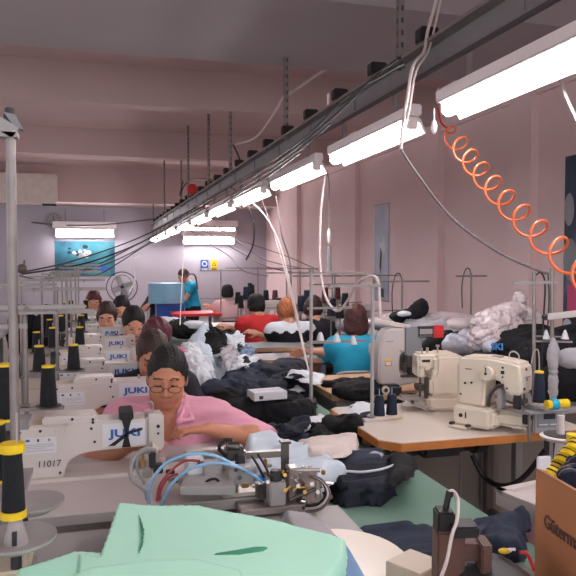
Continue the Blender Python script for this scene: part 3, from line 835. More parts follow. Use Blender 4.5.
def person(label, loc, yaw, hands, shirt='pink_shirt', skin='skin', hair='hair_black', style='short', lean=.1, headp=.5, heady=0, headr=0,
           fat=1.0, seated=True, sleeve=.5, voxel=.011, detail=False, group=None, neck=True, pos_scale=1.0, trouser='trouser', hairs=1.0, seat_z=.45, band=None):
    """figure facing local -Y; hands = local targets (left hand at -x as seen by itself = image right when facing us)"""
    body = SDF(); sh = SDF(); tr = SDF()
    zs = seat_z+.10 if seated else .86
    hip = Vector((0, 0, zs)); up = .37 if seated else .44
    ch = hip+Vector((0, -lean*.55, up*.62)); nb = hip+Vector((0, -lean, up)); 
    f = fat
    def both(*a, infl=.012, **k):
        pass
    R0 = rotm(-lean*.9)
    torso = [((0, .0, zs), (.165*f, .125*f, .12)), ((0, -lean*.25-.01*f, zs+up*.32), (.14*f, .11*f, .13)), (tuple(ch+Vector((0, -.005, .0))), (.155*f, .115*f, .15))]
    for c, r in torso:
        body.ell(c, np.array(r)-.004, R0, k=.06); sh.ell(c, np.array(r)+.01, R0, k=.07)
    tr.ell((0, 0, zs-.01), (.175*f, .135*f, .11), R0, k=.05)
    shL = nb+Vector((-.155*f**.5, .012, -.055)); shR = nb+Vector((.155*f**.5, .012, -.055))
    body.cap(shL, shR, .052*f, k=.06); sh.cap(shL, shR, .064*f, k=.07)
    # shoulder slope to the neck
    for s_ in (shL, shR):
        body.cap(nb+Vector((0, .01, .01)), s_+Vector((0, 0, .01)), .045, .04, k=.04); sh.cap(nb+Vector((s_.x*.22, .012, .002)), s_+Vector((0, 0, .012)), .05, .05, k=.04)
    # bust
    for s_ in (-1, 1):
        body.ell(ch+Vector((s_*.065, -.09*f, -.0)), (.055, .045, .055), k=.05); sh.ell(ch+Vector((s_*.065, -.094*f, -.0)), (.066, .05, .066), k=.06)
    # head
    hp = headp; R = rotm(0, 0, heady) @ rotm(hp, 0, 0) @ rotm(0, headr, 0)
    Rv = Matrix(R.tolist())
    hb = nb+Vector((0, -.02-.04*math.sin(hp), .055)); hc = hb+Rv @ Vector((0, -.015, .085))
    body.cap(nb+Vector((0, .01, -.02)), hb+Rv @ Vector((0, .012, .03)), .052, .047, k=.03)
    def H(x, y, z): return hc+Rv @ Vector((x, y, z))
    body.ell(H(0, .012, .022), (.073, .09, .086), R, k=.02)
    body.ell(H(0, -.025, -.038), (.056*min(f, 1.12), .062, .068), R, k=.03)
    body.ell(H(0, -.066, -.088), (.024, .02, .02), R, k=.03)
    for s_ in (-1, 1):
        body.ell(H(s_*.075, .008, -.015), (.008, .018, .028), R, k=.008)
        body.ell(H(s_*.038, -.06, -.035), (.026, .024, .026), R, k=.03)
        body.ell(H(s_*.031, -.09, .008), (.02, .014, .013), R, k=.012, sub=True)
        body.ell(H(s_*.031, -.072, .006), (.013, .013, .012), R, k=.004)
        body.cap(H(s_*.012, -.081, .028), H(s_*.05, -.07, .027), .008, .006, k=.012)
        body.ell(H(s_*.011, -.093, -.033), (.009, .009, .007), R, k=.006)
    body.cap(H(0, -.084, .012), H(0, -.104, -.028), .007, .011, k=.012)
    body.cap(H(-.018, -.083, -.06), H(.018, -.083, -.06), .0065, k=.006)
    body.cap(H(-.014, -.081, -.069), H(.014, -.081, -.069), .0068, k=.004)
    # arms
    arms = []
    for i, (s0, side) in enumerate(((shL, -1), (shR, 1))):
        tgt, pole = hands[i][:3], (hands[i][3] if len(hands[i]) > 3 else (side*.8, .35, -.8))
        el, wr = ik(s0, tgt, .275, .245, pole)
        body.cap(s0, el, .047*f, .037*f, k=.03); body.cap(el, wr, .038*f, .024, k=.02)
        m_ = s0.lerp(el, .3); body.ell(m_, (.05*f,)*3, k=.04); m_ = el.lerp(wr, .25); body.ell(m_, (.04*f,)*3, k=.03)
        a_, b_ = s0, s0.lerp(el, min(sleeve*1.6, 1.0))
        sh.cap(a_, b_, .064*f, .058*f if sleeve < .9 else .047*f, k=.05)
        if sleeve >= .9: sh.cap(el, el.lerp(wr, .85), .047*f, .038, k=.02)
        else:
            dd = (b_-a_).normalized(); Rc = np.array(dd.to_track_quat('Z', 'Y').to_matrix())
            if sleeve > .3: sh.box(b_+dd*.075, (.17, .17, .08), .004, Rc, k=.004, sub=True)
        # hand
        d = (wr-el).normalized(); d = (d+Vector((0, 0, -.25))).normalized()
        inw = Vector((-side, 0, 0)); inw = (inw-d*inw.dot(d)).normalized(); nrm = d.cross(inw).normalized()
        if nrm.z < 0: nrm = -nrm
        pc = wr+d*.045
        Rh = np.array([list(inw), list(d), list(nrm)]).T
        body.ell(pc, (.037, .048, .017), Rh, k=.015)
        for q, (off, L) in enumerate(((.027, .068), (.009, .078), (-.009, .072), (-.026, .056))):
            k0 = wr+d*.078+inw*off; k1 = k0+d*L*.5-nrm*.004*q*.5+nrm*.002; k2 = k1+(d*.7-nrm*.75).normalized()*L*.5
            body.cap(k0-d*.02, k1, .0088, .0082, k=.004); body.cap(k1, k2, .0082, .0072, k=.003)
        t0 = wr+d*.03+inw*.03; t1 = t0+(d*.75+inw*.6-nrm*.3).normalized()*.038; t2 = t1+(d*.95+inw*.1-nrm*.4).normalized()*.03
        body.cap(t0-inw*.012, t1, .0125, .010, k=.008); body.cap(t1, t2, .010, .0082, k=.003)
        arms.append((el, wr))
    # legs
    for s_ in (-1, 1):
        h0 = Vector((s_*.085, -.01, zs-.02))
        if seated: kn = Vector((s_*.12, -.40, seat_z+.06)); an = Vector((s_*.13, -.36, .09))
        else: kn = Vector((s_*.095, -.02, .47)); an = Vector((s_*.095, .02, .09))
        body.cap(h0, kn, .075*f, .05, k=.03); body.cap(kn, an, .05, .035, k=.02)
        tr.cap(h0, kn, .09*f, .066, k=.04); tr.cap(kn, an+Vector((0, 0, .02)), .064, .055, k=.02)
        body.cap(an, an+Vector((0, -.1, -.05)), .034, .026, k=.02)
        MBs = None
    # paint the skin: brows, lips, closed lids
    V, Q = body.mesh(voxel)
    C = V[Q].mean(1); mi = np.zeros(len(Q), int)
    L_ = (C-np.array(hc)) @ R
    lips = (L_[:, 1] < -.078) & (L_[:, 2] > -.0755) & (L_[:, 2] < -.0545) & (np.abs(L_[:, 0]) < .023)
    brow = (L_[:, 1] < -.055) & (L_[:, 2] > .0245+.004*np.sin(np.abs(L_[:, 0])*60)) & (L_[:, 2] < .0295+.004*np.sin(np.abs(L_[:, 0])*60)) & (np.abs(L_[:, 0]) > .014) & (np.abs(L_[:, 0]) < .05)
    lash = (L_[:, 1] < -.07) & (L_[:, 2] > -.0035) & (L_[:, 2] < .0025) & (np.abs(L_[:, 0]) > .019) & (np.abs(L_[:, 0]) < .044)
    mi[lips] = 1; mi[brow | lash] = 2
    root = link_mesh('person', V, Q, [skin, 'lip', 'brow'], None, mi)
    root.location = loc; root.rotation_euler = (0, 0, yaw); tag(root, label, 'person', group)
    # shirt
    seed = int(abs(loc[0]*100+loc[1]*10))
    sh.ell(nb+Vector((0, -.005, .045)), (.066, .062, .05), k=.01, sub=True)
    if detail:
        sh.cap(nb+Vector((0, -.14, -.16)), nb+Vector((0, -.03, .06)), .018, .06, k=.01, sub=True)
    else:
        sh.cap(nb+Vector((0, -.12, -.03)), nb+Vector((0, -.03, .06)), .03, .05, k=.01, sub=True)
    V, Q = sh.mesh(voxel, lambda X: (.009 if detail else .006)*folds(X, 11, seed, 2)+(.0022 if detail else .0014)*folds(X, 30, seed+3, 2), pad=.04)
    mi = None
    if band:
        C = V[Q].mean(1); zz = C[:, 2]+.012*np.sin(C[:, 0]*60); mi = ((zz > band[0]) & (zz < band[1])).astype(int)
    link_mesh('shirt', V, Q, [shirt, band[2] if band else shirt], root, mi)
    V, Q = tr.mesh(max(voxel, .012), lambda X: .004*folds(X, 12, seed+9, 2))
    link_mesh('trousers', V, Q, [trouser], root)
    for s_ in (-1, 1):
        an = Vector((s_*.13, -.36, .0)) if seated else Vector((s_*.095, .02, 0))
        MB().m('shoe').prism([(-.06, 0), (.19, 0), (.2, .025), (.12, .055), (.05, .09), (-.06, .09)], -.042, .042, 'X', bev=.014).build('shoe', root, an, PI)
    # hair
    hs = SDF(); e = hairs
    hs.ell(H(0, .024, .034), (.0795*e, .095*e, .09*e), R, k=.02)
    if style in ('bob', 'short', 'long'):
        hs.ell(H(0, .05, -.02), (.078*e, .062*e, .075*e), R, k=.03)
        for s_ in (-1, 1): hs.ell(H(s_*.066, .012, -.005), (.022, .045, .055 if style == 'short' else .08), R, k=.02)
    if style in ('bob', 'long'): hs.ell(H(0, .06, -.07), (.078*e, .05*e, .07), R, k=.03)
    if style == 'tied':
        for s_ in (-1, 1): hs.ell(H(s_*.056, .03, .0), (.022, .045, .045), R, k=.02)
        hs.ell(H(0, .085, -.0), (.045, .035, .05), R, k=.02)
    if style == 'bun':
        for s_ in (-1, 1): hs.ell(H(s_*.058, .02, .0), (.024, .05, .045), R, k=.02)
        hs.ell(H(0, .1, .06), (.05, .045, .045), R, k=.008)
    hs.ell(H(.012 if style == 'short' else -.01, -.108, -.045), (.07, .078, .118), R, k=.012, sub=True)
    if style in ('tied', 'bun'):
        hs.ell(H(0, -.128, .012), (.078, .074, .094), R, k=.01, sub=True)
    def strands(X):
        l = (X-np.array(hc)) @ R
        a = np.arctan2(l[:, 0], l[:, 2]+.15)*38*(1 if style in ('tied', 'bun') else 1)+np.sin(l[:, 1]*40)*1.5
        w = np.clip((l[:, 1]+.075)/.06, .12, 1)
        return w*(.0016*np.sin(a)+.0011*np.sin(a*2.7+1)+.003*folds(X, 16, seed+2, 2)*(1 if style in ('tied', 'bun') else 2.6))
    V, Q = hs.mesh(.0048 if detail else min(voxel, .007), strands, pad=.02)
    link_mesh('hair', V, Q, [hair], root)
    root_info = dict(H=H, R=R, nb=nb, hc=hc, arms=arms)
    return root, root_info

def chair(loc, yaw, label, tube='light_grey', seat='dark_grey', seat_z=.45, low=False):
    t = empty('work_chair', (loc[0], loc[1], 0), yaw, label, 'chair', 'work chairs')
    MB().m(seat).b2(-.19, .19, -.19, .17, seat_z-.05, seat_z, .02, 3).build('seat', t)
    for sx in (-1, 1):
        for sy in (-1, 1):
            MB().m(tube).cyl((sx*.17, sy*.16, seat_z-.05), (sx*.2, sy*.2, 0), .011, n=10).build('leg', t)
    zt = .72 if low else .82
    MB().m(tube).tube([(-.18, .17, seat_z-.04), (-.19, .22, zt-.1), (-.17, .235, zt-.02), (-.1, .24, zt), (.1, .24, zt), (.17, .235, zt-.02), (.19, .22, zt-.1), (.18, .17, seat_z-.04)], .012, n=10).build('back_frame', t)
    MB().m(seat).prism([(-.16, .215), (-.1, .24), (0, .248), (.1, .24), (.16, .215), (.16, .23), (.1, .256), (0, .264), (-.1, .256), (-.16, .23)], zt-.17, zt-.04, 'Z').build('backrest', t)
    return t

def facing(loc, yaw, wpts):
    """world points to a figure's own frame"""
    Mx = (Matrix.Translation(loc) @ Euler((0, 0, yaw)).to_matrix().to_4x4()).inverted()
    return [tuple(Mx @ Vector(w)) for w in wpts]

# woman in the pink polo shirt, facing us, bent over the nearest machine
L1 = (P(168, 400, d=2.84).x, P(168, 400, d=2.84).y, 0)
yw = -.12
# first hand lies at image left (its own right), near the needle
rh = P(112, 462, d=2.42); lh = P(183, 447, d=2.42)
h_ = facing(L1, yw, [(.08, 2.47, .83), (.385, 2.52, .865)])
pk, inf = person('woman in pink polo shirt and glasses bent over the nearest machine', L1, yw, [(*h_[0], (-.75, -.2, -.6)), (*h_[1], (1, -.1, -.3))],
       'pink_shirt', 'skin_tan', 'hair_black', 'tied', lean=.10, headp=.27, headr=.04, fat=1.17, voxel=.006, detail=True, sleeve=.6, heady=-.03, seat_z=.438)
H, R, nb = inf['H'], inf['R'], inf['nb']
mb = MB().m('dark_ink')
for s_ in (-1, 1):
    ring = [H(s_*.034+.025*math.cos(a), -.098-.0*abs(math.cos(a)), -.006+.014*math.sin(a)) for a in np.linspace(0, 2*PI, 20)]
    mb.tube(ring, .0014, n=6, smooth=0)
    mb.tube([H(s_*.058, -.096, -.002), H(s_*.075, -.06, .002), H(s_*.079, .0, .002)], .0014, n=6, smooth=3)
mb.tube([H(-.01, -.1, -.002), H(0, -.105, .001), H(.01, -.1, -.002)], .0014, n=6, smooth=3)
mb.build('glasses', pk)
# open collar
cs = SDF()
for s_ in (-1, 1):
    a = nb+Vector((s_*.06, .05, .035)); b = nb+Vector((s_*.075, -.03, .02)); c = nb+Vector((s_*.045, -.115, -.035)); d_ = nb+Vector((s_*.1, -.085, -.035))
    cs.cap(nb+Vector((0, .07, .035)), a, .011, k=.01); cs.cap(a, b, .011, k=.01); cs.cap(b, c, .011, .008, k=.012); cs.cap(b, d_, .012, .008, k=.014); cs.cap(d_, c, .008, .008, k=.014)
V_, Q_ = cs.mesh(.005); link_mesh('collar', V_, Q_, ['pink_shirt'], pk)
chair((L1[0], L1[1]+.02), yw, 'white framed chair under the woman in pink polo shirt', 'white_paint')

def lady(px, py, d, yaw, w, label, **k):
    p = P(px, py, d=d); loc = (p.x, p.y, 0)
    hh = facing(loc, yaw, [(p.x+a, p.y+b, c) for a, b, c in w])
    o, i = person(label, loc, yaw, hh, **k)
    if k.get('seated', True): chair((p.x, p.y), yaw, 'work chair under the '+label.split(' bent')[0].split(' seen')[0].split(' sewing')[0], 'light_grey', low=True)
    return o, i
front = [(-.14, -.28, .86), (.12, -.28, .86)]
lady(150, 345, 3.5, .0, front, 'woman in black top with brown hair bent behind the woman in pink polo', shirt='dark_shirt', hair='hair_brown', style='tied', headp=.5, skin='skin_tan', lean=.14, sleeve=.25)
lady(148, 330, 4.45, .15, front, 'woman with maroon hair in magenta shirt bent over her machine', shirt='magenta_shirt', hair='hair_maroon', style='bob', headp=.75, lean=.13)
lady(130, 330, 5.15, .1, front, 'woman with dark hair in dark top sewing in the left column', shirt='dark_shirt', hair='hair_black', style='tied', headp=.45, lean=.12, fat=1.05, hairs=1.05)
lady(109, 330, 5.9, -.1, front, 'person with dark hair in grey shirt sewing in the left column', shirt='grey_shirt', hair='hair_brown', style='short', headp=.5)
lady(121, 300, 7.0, 0, front, 'person with dark hair at the far end of the left column', shirt='dark_shirt', hair='hair_black', style='short', headp=.6)
lady(94, 300, 8.2, 0, front, 'distant person with dark hair beside the far thread stands', shirt='magenta_shirt', hair='hair_maroon', style='short', headp=.6)
# right side: seen from behind
away = PI
lady(357, 330, 4.95, away-.25, [(-.05, .36, .84), (-.33, .16, .83)][::-1], 'woman in turquoise top with auburn hair seen from behind', shirt='teal_shirt', hair='hair_auburn', style='bob', headp=.15, lean=.06, fat=1.02, sleeve=.3, hairs=1.06)
lady(262, 310, 6.75, away+.2, [(.1, .34, .84), (-.3, .14, .84)][::-1], 'woman in red top with black hair seen from behind', shirt='red_shirt', hair='hair_black', style='short', headp=.35, lean=.08, fat=1.2, sleeve=.12)
lady(292, 320, 6.1, away+.1, [(.1, .34, .84), (-.28, .1, .84)][::-1], 'woman in white top with black lace and orange hair seen from behind', shirt='white_cloth', hair='hair_orange', style='short', headp=.3, lean=.06, fat=1.12, sleeve=.35, band=(.76, .87, 'black_cloth'))
lady(229, 300, 9.6, away+.05, [(.12, .3, .84), (-.22, .2, .84)][::-1], 'person in pale pink shirt with black hair seen from behind', shirt='pale_pink', hair='hair_black', style='short', headp=.2, lean=.06, fat=1.1, sleeve=.5)
lady(318, 330, 6.3, away, [(.1, .34, .84), (-.2, .3, .84)][::-1], 'person mostly hidden between the lace top and turquoise women', shirt='dark_shirt', hair='hair_brown', style='short', headp=.3, fat=.9)
# standing woman in turquoise, in profile towards the left
st, _ = lady(193, 300, 10.7, -PI/2+.25, [(-.38, -.1, 1.0), (-.38, .12, 1.0)][::-1], 'standing woman in turquoise top with dark hair looking down', shirt='teal_shirt', hair='hair_brown', style='tied', headp=.55, seated=False, lean=.08, sleeve=.25)
st.scale = (.93, .93, .9)
lady(160, 300, 11.6, .0, front, 'person with black hair behind the blue drum', shirt='dark_shirt', hair='hair_black', style='short', headp=.8)
# ------------------------------------------------------------------ bartack machines and other machines on the right-hand tables
def rounded(pts, r=.01): return pts
# big bartack machine nearest
loc = Vector((1.575, 2.63, .782))
t = empty('bartack_machine', loc, math.radians(-57), 'large cream bartack machine nearest, round dial on its side', 'sewing machine', 'cream bartack machines')
MB().m('cream').b2(-.05, .04, -.125, .085, 0, .012, .004).b2(-.04, .13, -.1, .08, .008, .098, .012, 3).b2(.04, .15, -.085, .07, .008, .09, .02, 3).m('dark_grey').b2(.02, .026, -.102, -.099, .045, .07).cyl((.0, -.102, .055), (.0, -.098, .055), .009).b2(-.045, -.03, -.12, -.095, .012, .022).b2(.03, .045, -.12, -.095, .012, .022).build('base', t)
prof = [(-.035, .09), (-.04, .28), (-.025, .305), (.1, .312), (.205, .302), (.245, .293), (.25, .24), (.248, .165), (.185, .162), (.165, .205), (.14, .222), (.09, .226), (.088, .09)]
MB().m('cream').prism(prof, -.062, .062, 'Y', bev=.011, seg=3).b2(-.044, -.03, -.055, .055, .11, .27, .005).build('body', t)
mb = MB().m('cream').cyl((.105, -.085, .245), (.105, -.06, .245), .03, n=28, bev=.005).m('cream_dark').cyl((.105, -.064, .245), (.105, -.059, .245), .034, n=28).m('dark_grey').box((.105, -.086, .262), (.004, .003, .02)).cyl((.105, -.088, .245), (.105, -.083, .245), .006).build('dial', t)
mb = MB().m('dark_ink')
for x, z, r in ((.0, .19, .005), (.03, .195, .005), (.17, .275, .005), (.17, .235, .004), (.19, .19, .004), (-.02, .14, .004)): mb.cyl((x, -.0645, z), (x, -.06, z), r, n=10)
mb.b2(.163, .177, -.065, -.06, .248, .262).b2(.0, .03, -.0645, -.0615, .252, .255)
mb.build('screws', t)
mb = MB().m('dark_ink').cyl((.247, -.01, .27), (.252, -.01, .27), .005).cyl((.247, -.03, .19), (.253, -.03, .19), .006).m('blue_ink').b2(.25, .2515, -.03, .03, .235, .2375).b2(.25, .2515, -.01, .0, .222, .232)
mb.build('front_marks', t)
MB().m('cream').b2(.13, .26, -.035, .035, .02, .085, .014, 3).m('cream_dark').cyl((.24, 0, .05), (.275, 0, .05), .03, .018, n=16).build('lower_arm', t)
MB().m('steel').b2(.13, .29, -.05, .05, .088, .095, .002).b2(.19, .28, -.035, .035, .096, .101).m('steel_dark').b2(.27, .285, -.045, .045, .07, .09).m('dark_grey').b2(.245, .27, -.04, .04, .045, .085, .004).build('work_plate', t)
MB().m('steel_dark').cyl((.215, 0, .1), (.215, 0, .17), .006).cyl((.225, .02, .11), (.225, .02, .17), .008).b2(.2, .245, -.03, .03, .12, .145, .004).m('dark_grey').b2(.205, .235, -.035, -.02, .1, .17, .003).m('steel').cyl((.235, -.015, .1), (.235, -.015, .17), .004).build('clamp_head', t)
MB().m('steel_dark').tube([(.1, -.045, .09), (.11, -.05, .15), (.14, -.05, .19), (.17, -.045, .2)], .008).m('light_grey').b2(.14, .16, -.05, .0, .095, .18, .004).build('linkage', t)
MB().m('steel').tube([(.16, .03, .29), (.16, .03, .325), (.18, .03, .335), (.2, .03, .32), (.2, .03, .29)], .003, n=6).tube([(.255, .03, .29), (.265, .03, .34), (.285, .03, .34), (.29, .03, .2)], .003, n=6).b2(.1, .14, -.02, .02, .305, .314).build('thread_guide', t)

# second machine, motor housing on its right
loc = Vector((1.53, 2.98, .782))
t = empty('bartack_machine', loc, math.radians(-8), 'cream machine with big rounded motor cover, middle of the three on the table', 'sewing machine', 'cream bartack machines')
MB().m('cream').b2(-.02, .17, -.09, .1, .0, .07, .014, 3).b2(-.06, .0, -.05, .05, .01, .05, .008).build('base', t)
MB().m('cream').prism([(-.005, .07), (-.005, .16), (.02, .19), (.02, .262), (.05, .275), (.15, .272), (.172, .25), (.178, .16), (.172, .07)], -.09, .09, 'Y', bev=.02, seg=4).build('motor_cover', t)
MB().m('cream').b2(-.055, .05, -.045, .05, .19, .275, .012, 3).b2(-.055, -.02, -.05, .05, .16, .24, .008).m('dark_ink').b2(-.035, .005, -.048, -.043, .232, .245).m('cream_dark').cyl((-.04, -.055, .21), (-.04, -.045, .21), .01).cyl((-.015, -.055, .2), (-.015, -.045, .2), .008).build('head', t)
MB().m('steel').cyl((.0, -.02, .27), (.0, -.02, .3), .007).cyl((.06, .0, .27), (.06, 0, .305), .004).cyl((.06, 0, .3), (.06, 0, .31), .01).cyl((-.03, -.03, .27), (-.03, -.03, .3), .004).build('thread_guide', t)
MB().m('steel_dark').cyl((-.035, -.02, .06), (-.035, -.02, .17), .006).b2(-.05, -.01, -.04, .03, .09, .12, .004).b2(-.02, .0, -.06, -.03, .05, .16, .004).m('steel').b2(-.12, .02, -.06, .05, .05, .058).b2(-.14, -.05, -.08, -.06, .03, .045, .003).cyl((-.12, -.085, .04), (-.12, -.07, .04), .012).build('clamp_head', t)
MB().m('steel').beam((-.15, -.03, .06), (-.0, -.13, .02), .012, .01).beam((-.11, -.05, .05), (-.03, -.12, .015), .01, .01).m('dark_grey').cyl((-.09, -.08, .045), (-.09, -.065, .045), .01).build('linkage', t)

# third machine with grey head and dark panel with red end
loc = Vector((1.47, 3.42, .78))
t = empty('programmed_machine', loc, math.radians(-6), 'white and grey programmed sewing machine with red ended panel, farthest of the three', 'sewing machine'); t.scale = (1.05, 1, 1.14)
prof = [(0, 0), (-.02, .08), (-.015, .22), (.01, .29), (.04, .315), (.2, .315), (.205, .19), (.14, .185), (.1, .2), (.09, .14), (.1, .09), (.2, .08), (.2, .05), (.06, .03), (.06, 0)]
MB().m('white_paint').prism(prof, -.06, .06, 'Y', bev=.009, seg=3).build('body', t)
MB().m('mid_grey').b2(.12, .215, -.066, .066, .18, .318, .006).build('head_cover', t)
MB().m('yellow').b2(.015, .05, -.063, -.06, .16, .167).m('orange').b2(.015, .05, -.0628, -.06, .135, .157).m('paper').b2(.019, .046, -.0635, -.06, .138, .155).m('light_grey').b2(.02, .06, -.0628, -.06, .25, .256).build('warning_label', t)
MB().m('dark_grey').b2(-.02, .09, -.12, .08, 0, .05, .012, 3).m('cream').cyl((-.0, -.13, .03), (-.0, -.118, .03), .02, n=20).m('dark_grey').cyl((-.0, -.133, .03), (-.0, -.128, .03), .01).build('motor_foot', t)
MB().m('steel_dark').b2(.12, .16, -.05, .02, .1, .18, .006).cyl((.17, -.02, .09), (.17, -.02, .18), .008).b2(.1, .23, -.07, .05, .078, .09, .003).m('dark_grey').b2(.14, .2, -.08, -.04, .09, .13, .004).cyl((.13, -.05, .15), (.13, -.05, .2), .012).build('clamp_head', t)
mb = MB().m('dark_grey').b2(.19, .33, -.07, -.04, .268, .322, .004)
mb.m('red').b2(.275, .332, -.074, -.038, .266, .325, .003).m('light_grey').b2(.2, .268, -.0745, -.069, .285, .31)
mb.m('mid_grey')
for k in range(6): mb.b2(.2+k*.012, .207+k*.012, -.074, -.069, .273, .279)
mb.build('control_panel', t)
MB().m('beige_cloth').beam((-.02, .03, .35), (.16, -.03, .318), .05, .015).build('lid', t)

# second rack with two navy cones in front of the machines
p = P(385, 418, z=.785)
t = empty('spool_rack', (p.x, p.y, .782), .1, 'small wooden spool rack holding two navy cones on the cream table', 'spool rack')
MB().m('wood_pale').b2(-.06, .07, .02, .03, .08, .105, .002).build('back_board', t)
MB().m('cream_dark').b2(-.07, .08, -.03, .045, 0, .018, .003).build('base', t)
for s in (-.03, .035):
    MB().m('hose_blue').cyl((s, 0, .018), (s, 0, .14), .0025, n=8).build('spool_pin', t)
for s, w in ((-.03, 'left'), (.035, 'right')):
    q = Matrix.Rotation(.1, 4, 'Z') @ Vector((s, 0, 0))
    cone('thread_cone', (p.x+q.x, p.y+q.y, .8005), 'navy thread cone on the small wooden rack, %s one of the pair' % w, 'navy cones on the wooden rack', body='thread_navy', h=.088, r=.026, base='thread_navy')

# poles standing on the tables
def pole(px, pyb, pyt, z, label, r=.0085, bar=None, m='white_paint'):
    p = P(px, pyb, z=z); dd = (p-Vector((0, 0, 1.5))).dot(CAMR @ Vector((0, 0, -1)))
    zt = P(px, pyt, d=dd).z
    t = empty('thread_stand', (p.x, p.y, z), 0, label, 'thread stand', 'thread stands of the right side')
    MB().m('light_grey').cyl((0, 0, .0), (0, 0, zt-z), r, n=14).build('pole', t)
    MB().m('zinc').cyl((0, 0, 0), (0, 0, .02), .024, n=18).build('foot', t)
    return t, zt-z, dd
t, h_, dd = pole(372, 420, 284, .782, 'white thread stand pole at the left corner of the cream table')
MB().m('zinc').b2(-.21, .04, -.01, .0, h_-.012, h_).b2(-.21, -.2, -.012, .002, h_-.02, h_).build('guide_bar', t)
MB().m('white_paint').b2(-.05, .06, -.035, .03, 0, .012).build('base', t)
t, h_, dd = pole(311, 402, 272, .782, 'white thread stand pole beside the woman in turquoise')
MB().m('zinc').b2(-.02, .3, -.006, .006, h_-.01, h_).cyl((0, 0, h_), (0, 0, h_+.015), .014).build('guide_bar', t)
MB().m('zinc').b2(-.02, .22, -.006, .006, h_-.19, h_-.18).build('lower_bar', t)
for i, (px, py) in enumerate(((320, 340), (334, 342), (349, 345))):
    q = P(px, py, d=dd)
    if i == 0: MB().m('zinc').b2(-.02, .3, -.005, .005, q.z-.79-.782+.782-.01, q.z-.782-.004).build('spool_arm', t)
    cc = empty('white_cone', (t.location.x+.05+i*.09, t.location.y-.0, q.z-.002), 0, 'small white plastic cone on the bar beside turquoise woman, %s of three' % ('left', 'middle', 'right')[i], 'cone', 'small white cones')
    MB().m('paper').lathe([(.0, 0), (.02, 0), (.016, .02), (.008, .04), (.003, .042)], n=14).build('cone_body', cc)

# stands and bars at the far right tables with guides
def tallstand(x, y, z0, h, w, label, hook=True, cones=0, g='thread stands of the right side', shift=0):
    t = empty('thread_stand', (x, y, z0), 0, label, 'thread stand', g)
    MB().m('zinc').cyl((0, 0, 0), (0, 0, h), .009, n=10).build('pole', t)
    MB().m('zinc').b2(-w/2+shift, w/2+shift, -.006, .006, h-.03, h-.015).build('guide_bar', t)
    MB().m('iron_grey').b2(-w/2+shift, w/2+shift, -.02, .02, .2, .212).build('spool_arm', t)
    if hook: MB().m('dark_grey').tube([(0, 0, h-.02), (-.02, 0, h+.04), (-.06, 0, h+.03), (-.09, 0, h-.1), (-.085, 0, h-.3)], .005, n=6).build('hook', t)
    return t
k = 0
for (x, y, h, w, lb) in ((2.42, 5.15, .58, .5, 'thread stand against the right wall beside the heap of black cloth'), (3.1, 5.2, .62, .3, 'thread stand against the right wall behind the plastic bags'),
                     (2.3, 6.5, .6, .9, 'thread stand with wide guide bar behind the turquoise woman'), (2.75, 6.55, .6, .6, 'thread stand behind the auburn hair of turquoise woman'),
                     (2.2, 8.0, .66, .9, 'thread stand behind the woman in lace top'), (2.8, 8.0, .6, .8, 'thread stand farther back by the right wall'), (1.62, 9.4, .62, .6, 'thin thread stand behind the person in pale pink')):
    tallstand(x, y, .78, h, w, lb, hook=(k < 2)); k += 1
# cones standing on those tables
rs = random.Random(5)
def rc(px, py, d, h, lb, body='thread_black'):
    p = P(px, py, d=d)
    c = cone('thread_cone', (p.x, p.y, p.z), lb, 'cones on the right-hand tables', body=body, h=h, r=.035, base=body)
    MB().m('zinc').cyl((0, 0, .782-p.z), (0, 0, 0), .006, n=8).lathe([(0, -.006), (.045, -.006), (.045, 0), (0, 0)]).build('spool_pin', c); return c
for i, (px, lb) in enumerate(((241, 'first from left'), (250, 'second from left'), (258, 'third from left'))):
    rc(px, 308, 8.1, .15 if i != 1 else .3, 'black thread cone behind the woman in red, '+lb)
for px, lb in ((283, 'just left of the orange hair'), (318, 'left one behind the hidden person'), (333, 'right one behind the hidden person')):
    rc(px, 312, 6.6, .13, 'black thread cone '+lb, 'thread_black')
for px, py, h, c, lb in ((331, 316, .12, 'thread_navy', 'navy thread cone at left of turquoise woman'), (340, 318, .1, 'thread_black', 'black thread cone nearest to the auburn hair')):
    rc(px, py, 5.7, h, lb, c)
# machine heads standing in the right-hand rows
def small_machine(x, y, rz, label, m='juki_white', s=1):
    t = empty('sewing_machine', (x, y, .782), rz, label, 'sewing machine', 'sewing machines of the right rows'); t.scale = (s, s, s)
    MB().m(m).prism([(0, 0), (0, .24), (.03, .27), (.4, .27), (.43, .25), (.43, .13), (.36, .13), (.35, .16), (.14, .16), (.13, .04), (.45, .03), (.45, 0)], -.055, .055, 'Y', bev=.012).build('body', t)
    MB().m('dark_grey').cyl((-.05, 0, .2), (-.01, 0, .2), .06, n=20, bev=.006).build('handwheel', t)
    MB().m('steel').cyl((.4, 0, .03), (.4, 0, .13), .005).b2(.37, .43, -.02, .02, .03, .04).build('needle_bar', t)
    return t
small_machine(1.72, 7.55, 0, 'pale sewing machine in front of the person in pale pink')
small_machine(1.9, 7.1, 0, 'pale sewing machine at right of the woman in red')
small_machine(2.35, 6.55, .2, 'pale sewing machine behind the hidden dark haired person')
small_machine(2.3, 5.3, .1, 'pale sewing machine behind the turquoise woman')
small_machine(2.6, 8.1, .1, 'distant pale sewing machine by the right wall')

